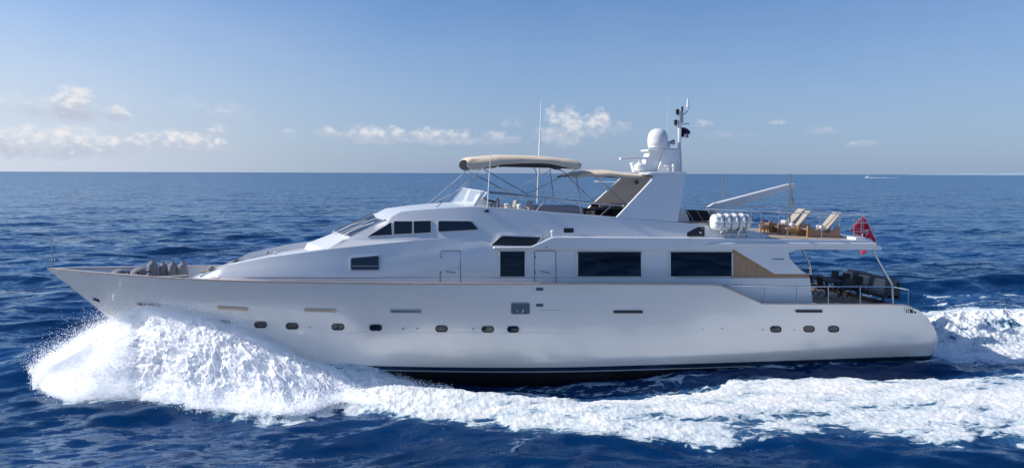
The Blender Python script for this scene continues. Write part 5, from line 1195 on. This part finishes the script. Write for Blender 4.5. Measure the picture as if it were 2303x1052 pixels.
def spray_sheet(sign):
    nu, nv = 520, 200
    pu = np.linspace(86, 850, nu); A = np.zeros((nu, nv, 3))
    xs_ = float(P(262, 740, 0)[0])
    inner = []; outer = []
    for p_ in pu:
        ty = np.interp(p_, TOPS[:, 0], TOPS[:, 1]); by = np.interp(p_, BASE[:, 0], BASE[:, 1])
        # inner line lies against the hull aft of the stem, on the centreline ahead of it
        if p_ > 262:
            q = HP(p_, ty, -0.05)
        else:
            q = P(p_, ty, float(np.interp(p_, [86, 180, 262], [0.3, 0.9, 0.05])))
        inner.append(q); outer.append(G(p_, by, 0.0))
    inner = np.array(inner); outer = np.array(outer)
    k = np.ones(15)/15
    for arr in (inner, outer):
        for d in range(3):
            pad = np.pad(arr[:, d], 7, mode='edge'); arr[:, d] = np.convolve(pad, k, 'valid')
    v = np.linspace(0, 1.0, nv)[None, :, None]
    base = inner[:, None, :]*(1-v)+outer[:, None, :]*v
    z0 = inner[:, None, 2]; vv = v[..., 0]
    prof = (1-vv)**0.95+0.28*np.sin(math.pi*np.clip(vv, 0, 1))**1.2*(1-0.3*vv)
    base[..., 2] = z0*prof-0.12*vv
    X, Y, Z = base[..., 0], base[..., 1], base[..., 2]
    u_ = X; w_ = np.sqrt((Y-inner[:, None, 1])**2+(Z-z0)**2)
    # streaks run from the hull outwards and aft
    wq = fbm(u_*0.6, w_*0.6, 3)*1.3; d1 = fbm(u_*0.55-w_*0.3+wq, w_*0.5+wq, 4, 0.5, True); d2 = fbm((u_-w_*0.5)*1.9+wq*2, w_*1.7+wq, 5, 0.6); d3 = fbm(u_*7+wq*3, w_*7, 3, 0.6)
    amp = np.clip(np.minimum(vv*4, 1.0)*(0.45+0.55*np.clip(z0/1.5, 0, 1)), 0.05, 1)
    disp = (0.5*(d1-0.12)+0.30*d2+0.06*d3)*amp
    nrm = np.cross(np.gradient(base, axis=0), np.gradient(base, axis=1)); nrm /= np.linalg.norm(nrm, axis=-1, keepdims=True)+1e-9
    if nrm[nu//2, nv//2, 1] > 0: nrm = -nrm
    V = base+nrm*disp[..., None]
    if sign > 0: V = V*np.array([1, -1, 1])
    return V
def bow_wave():
    V1 = spray_sheet(-1); V2 = spray_sheet(1)[:200, ::2]
    out = []; faces = []; n = 0
    for V in (V1, V2):
        r, c = V.shape[:2]; idx = np.arange(r*c).reshape(r, c)+n; n += r*c
        faces.append(np.stack([idx[:-1, :-1].ravel(), idx[1:, :-1].ravel(), idx[1:, 1:].ravel(), idx[:-1, 1:].ravel()], 1)); out.append(V.reshape(-1, 3))
    o = mesh_from('bow_wave', np.concatenate(out), np.concatenate(faces).astype(np.int32), None, FOAMW)
    tag(o, 'thick white bow wave bursting from the yacht\'s bow', 'bow wave', kind='stuff')
    return V1
V1 = bow_wave()
glowthrough(DROP, 0.45)
def droplets():
    rs = np.random.RandomState(5); pts = []; rad = []
    def put(p, r): pts.append(p); rad.append(r)
    nu, nv = V1.shape[:2]
    P_ = []; Rr_ = []
    # skin of the sheet: crumbly surface
    n = 11000; i = rs.randint(0, nu, n); j = (rs.rand(n)**0.8*nv).astype(int).clip(0, nv-1); q = V1[i, j]
    off = np.abs(rs.randn(n, 3))*np.array([0.12, 0.12, 0.12])*np.sign(rs.randn(n, 3)*[1, 1, 1]); off[:, 2] = np.abs(off[:, 2])*0.9; off[:, 1] = -np.abs(off[:, 1])
    P_.append(q+off); Rr_.append(0.005+0.014*rs.rand(n)**2)
    # crest mist over the top edge, thrown forward at the stem
    n = 80000; i = (rs.rand(n)**1.2*nu*0.75).astype(int); j = (rs.rand(n)**2*40).astype(int); q = V1[i, j].copy()
    h = rs.exponential(0.16, n); q[:, 2] += h; q[:, 0] += -0.5*h+rs.randn(n)*0.1; q[:, 1] -= rs.rand(n)*0.5*h+0.04
    P_.append(q); Rr_.append(0.003+0.009*rs.rand(n)**2)
    # forward left plume
    n = 40000; i = (rs.rand(n)*nu*0.28).astype(int); j = (rs.rand(n)*nv).astype(int); q = V1[i, j].copy()
    h = rs.exponential(0.2, n); q[:, 0] -= h*0.5; q[:, 2] += h*0.6+rs.rand(n)*0.1; q[:, 1] -= rs.rand(n)*0.2
    P_.append(q); Rr_.append(0.003+0.010*rs.rand(n)**2)
    # lower edge breaking into drops
    n = 22000; i = (rs.rand(n)*nu).astype(int); j = (nv-1-(rs.rand(n)**1.5*40)).astype(int); q = V1[i, j].copy()
    q[:, 1] -= rs.exponential(0.16, n); q[:, 2] = np.abs(q[:, 2])*0.7+rs.exponential(0.1, n); q[:, 0] += rs.randn(n)*0.15
    P_.append(q); Rr_.append(0.004+0.012*rs.rand(n)**2)
    # crest of the breaking band abeam
    n = 9000; pxx = 680+rs.rand(n)**1.4*340; yy = np.interp(pxx, IN_[:, 0], IN_[:, 1])+rs.exponential(14, n); g_ = np.array([G(a, b) for a, b in zip(pxx, yy)])
    hh_ = np.interp(pxx, [650, 800, 950, 1500], [0.75, 0.55, 0.3, 0.15]); g_[:, 2] = hh_*(0.5+rs.rand(n)*0.6)+rs.exponential(0.05, n)*hh_*2
    P_.append(g_); Rr_.append(0.004+0.011*rs.rand(n)**2)
    # stern wash
    n = 14000; g_ = np.zeros((n, 3)); g_[:, 0] = XE+0.6+rs.rand(n)*9; g_[:, 1] = rs.randn(n)*1.3
    g_[:, 2] = 1.15*np.exp(-((g_[:, 1]-0.2)/1.7)**2)*np.clip((g_[:, 0]-XE)/3.5, 0, 1)+np.abs(rs.randn(n))*0.22
    P_.append(g_); Rr_.append(0.004+0.012*rs.rand(n)**2)
    PP = np.concatenate(P_); RR = np.concatenate(Rr_)
    names = ['bow_spray', 'stern_spray']; cut = len(PP)-14000
    tet = np.array([(1, 0, 0), (-1, 0, 0), (0, 1, 0), (0, -1, 0), (0, 0, 1), (0, 0, -1)], float)
    tf = np.array([(0, 2, 4), (2, 1, 4), (1, 3, 4), (3, 0, 4), (2, 0, 5), (1, 2, 5), (3, 1, 5), (0, 3, 5)])
    for nm, (a, b), lb in zip(names, ((0, cut), (cut, len(PP))), ('fine white spray droplets thrown up along the bow wave', 'white spray droplets over the churned water behind the stern')):
        p, r = PP[a:b], RR[a:b]; n = len(p)
        st_ = 1+0.6*rs.rand(n, 3)
        V = (p[:, None, :]+tet[None]*(r[:, None]*st_)[:, None, :]).reshape(-1, 3); Fc = (tf[None]+6*np.arange(n)[:, None, None]).reshape(-1, 3).astype(np.int32)
        o = mesh_from(nm, V, Fc, None, DROP); tag(o, lb, 'spray', kind='stuff')
droplets()

# ------------------------------------------------------------------ far boats and coast
def motorboat(px, py, L, label, wake=0, cabin=True):
    g = G(px, py); t = thing('motorboat', (g[0], g[1], 0.0), label, 'motorboat', 'small boats far off near the horizon')
    x, y = g[0], g[1]; w = L*0.14; h = L*0.11
    sec = []
    for (u, b, z0) in [(-0.5, 0.02, h*1.25), (-0.35, 0.6, h*1.1), (-0.1, 0.95, h), (0.3, 1, h*0.9), (0.5, 0.95, h*0.9)]:
        sec.append([(x+u*L*0.93+0.02*L, y, -0.3), (x+u*L*0.97, y-w*b*0.7, 0.1), (x+u*L, y-w*b, z0), (x+u*L, y, z0+0.05), (x+u*L, y+w*b, z0), (x+u*L*0.97, y+w*b*0.7, 0.1), (x+u*L*0.93+0.02*L, y, -0.3)])
    mb = MB().grid(np.array(sec)); mb.add(sec[-1], [tuple(range(7))]); ob('hull', mb, WHITE, t)
    c = ob('cabin', MB().slab([(x-0.12*L, y-w*0.6, h), (x-0.02*L, y-w*0.55, h*1.9), (x+0.2*L, y-w*0.55, h*1.9), (x+0.26*L, y-w*0.6, h)], [(x-0.12*L, y+w*0.6, h), (x-0.02*L, y+w*0.55, h*1.9), (x+0.2*L, y+w*0.55, h*1.9), (x+0.26*L, y+w*0.6, h)]), WHITE, t)
    ob('window', MB().box((x+0.06*L, y-w*0.62, h*1.5), (L*0.2, 0.04, h*0.35)), GLASS, c)
    if wake:
        rs = np.random.RandomState(int(px)); n = 40; rows = []
        for k in range(n):
            u = k/(n-1); xx = x-0.42*L+u*(wake+0.42*L); hh = (0.22*h+0.55*h*math.exp(-((u-0.12)/0.12)**2))*(1-u)**0.5+0.05; ww = w*(1.1+2.2*u)
            rows.append([(xx, y-ww-rs.rand()*w*.4, -0.05), (xx, y-ww*0.6, hh*(0.6+rs.rand()*0.7)), (xx, y, hh*0.4), (xx, y+ww*0.6, hh*(0.6+rs.rand()*0.7)), (xx, y+ww, -0.05)])
        wk = ob('boat_wake', MB().grid(np.array(rows)), FOAMW, None); tag(wk, 'white wake trailing from the '+label.split(',')[0], 'wake', kind='stuff')
motorboat(1344, 409, 9.0, 'speedboat half hidden behind the bimini poles, throwing white water', 26)
motorboat(1952, 400, 22.0, 'white motorboat near the right horizon, with a long white wake', 85)
motorboat(1739, 392.6, 45.0, 'tiny white boat on the horizon above the crane arm', 0)
motorboat(1824, 392.2, 60.0, 'tiny pale boat on the horizon right of the tall staff pole', 0)
def coast():
    rs = np.random.RandomState(2); D = 24000.0; n = 120; rows = []
    for k in range(n):
        px = 2040+k*7.0; d = ray(px, 391); d[2] = 0; d = d/np.linalg.norm(d); u = k/(n-1)
        h = (55+55*fbm(np.array([u*6.0]), np.array([0.5]), 4)[0]+30*math.exp(-((px-2290)/40)**2)+12*math.exp(-((px-2150)/50)**2))*min(1, (u*6)**0.8)*0.75+2
        b = CAM+d*D; c = CAM+d*(D+1500); e = CAM+d*(D+4000)
        rows.append([(b[0], b[1], -10), (b[0], b[1], 3), (c[0], c[1], h), (e[0], e[1], -10)])
    o = ob('hills', MB().grid(np.array(rows)), mat('hill_haze_blue', (0.28, 0.38, 0.50), 1.0, var=0.1, vscale=0.001), None, smooth=60); tag(o, kind='structure')  # distance haze is put into the pale blue hill colour
coast()
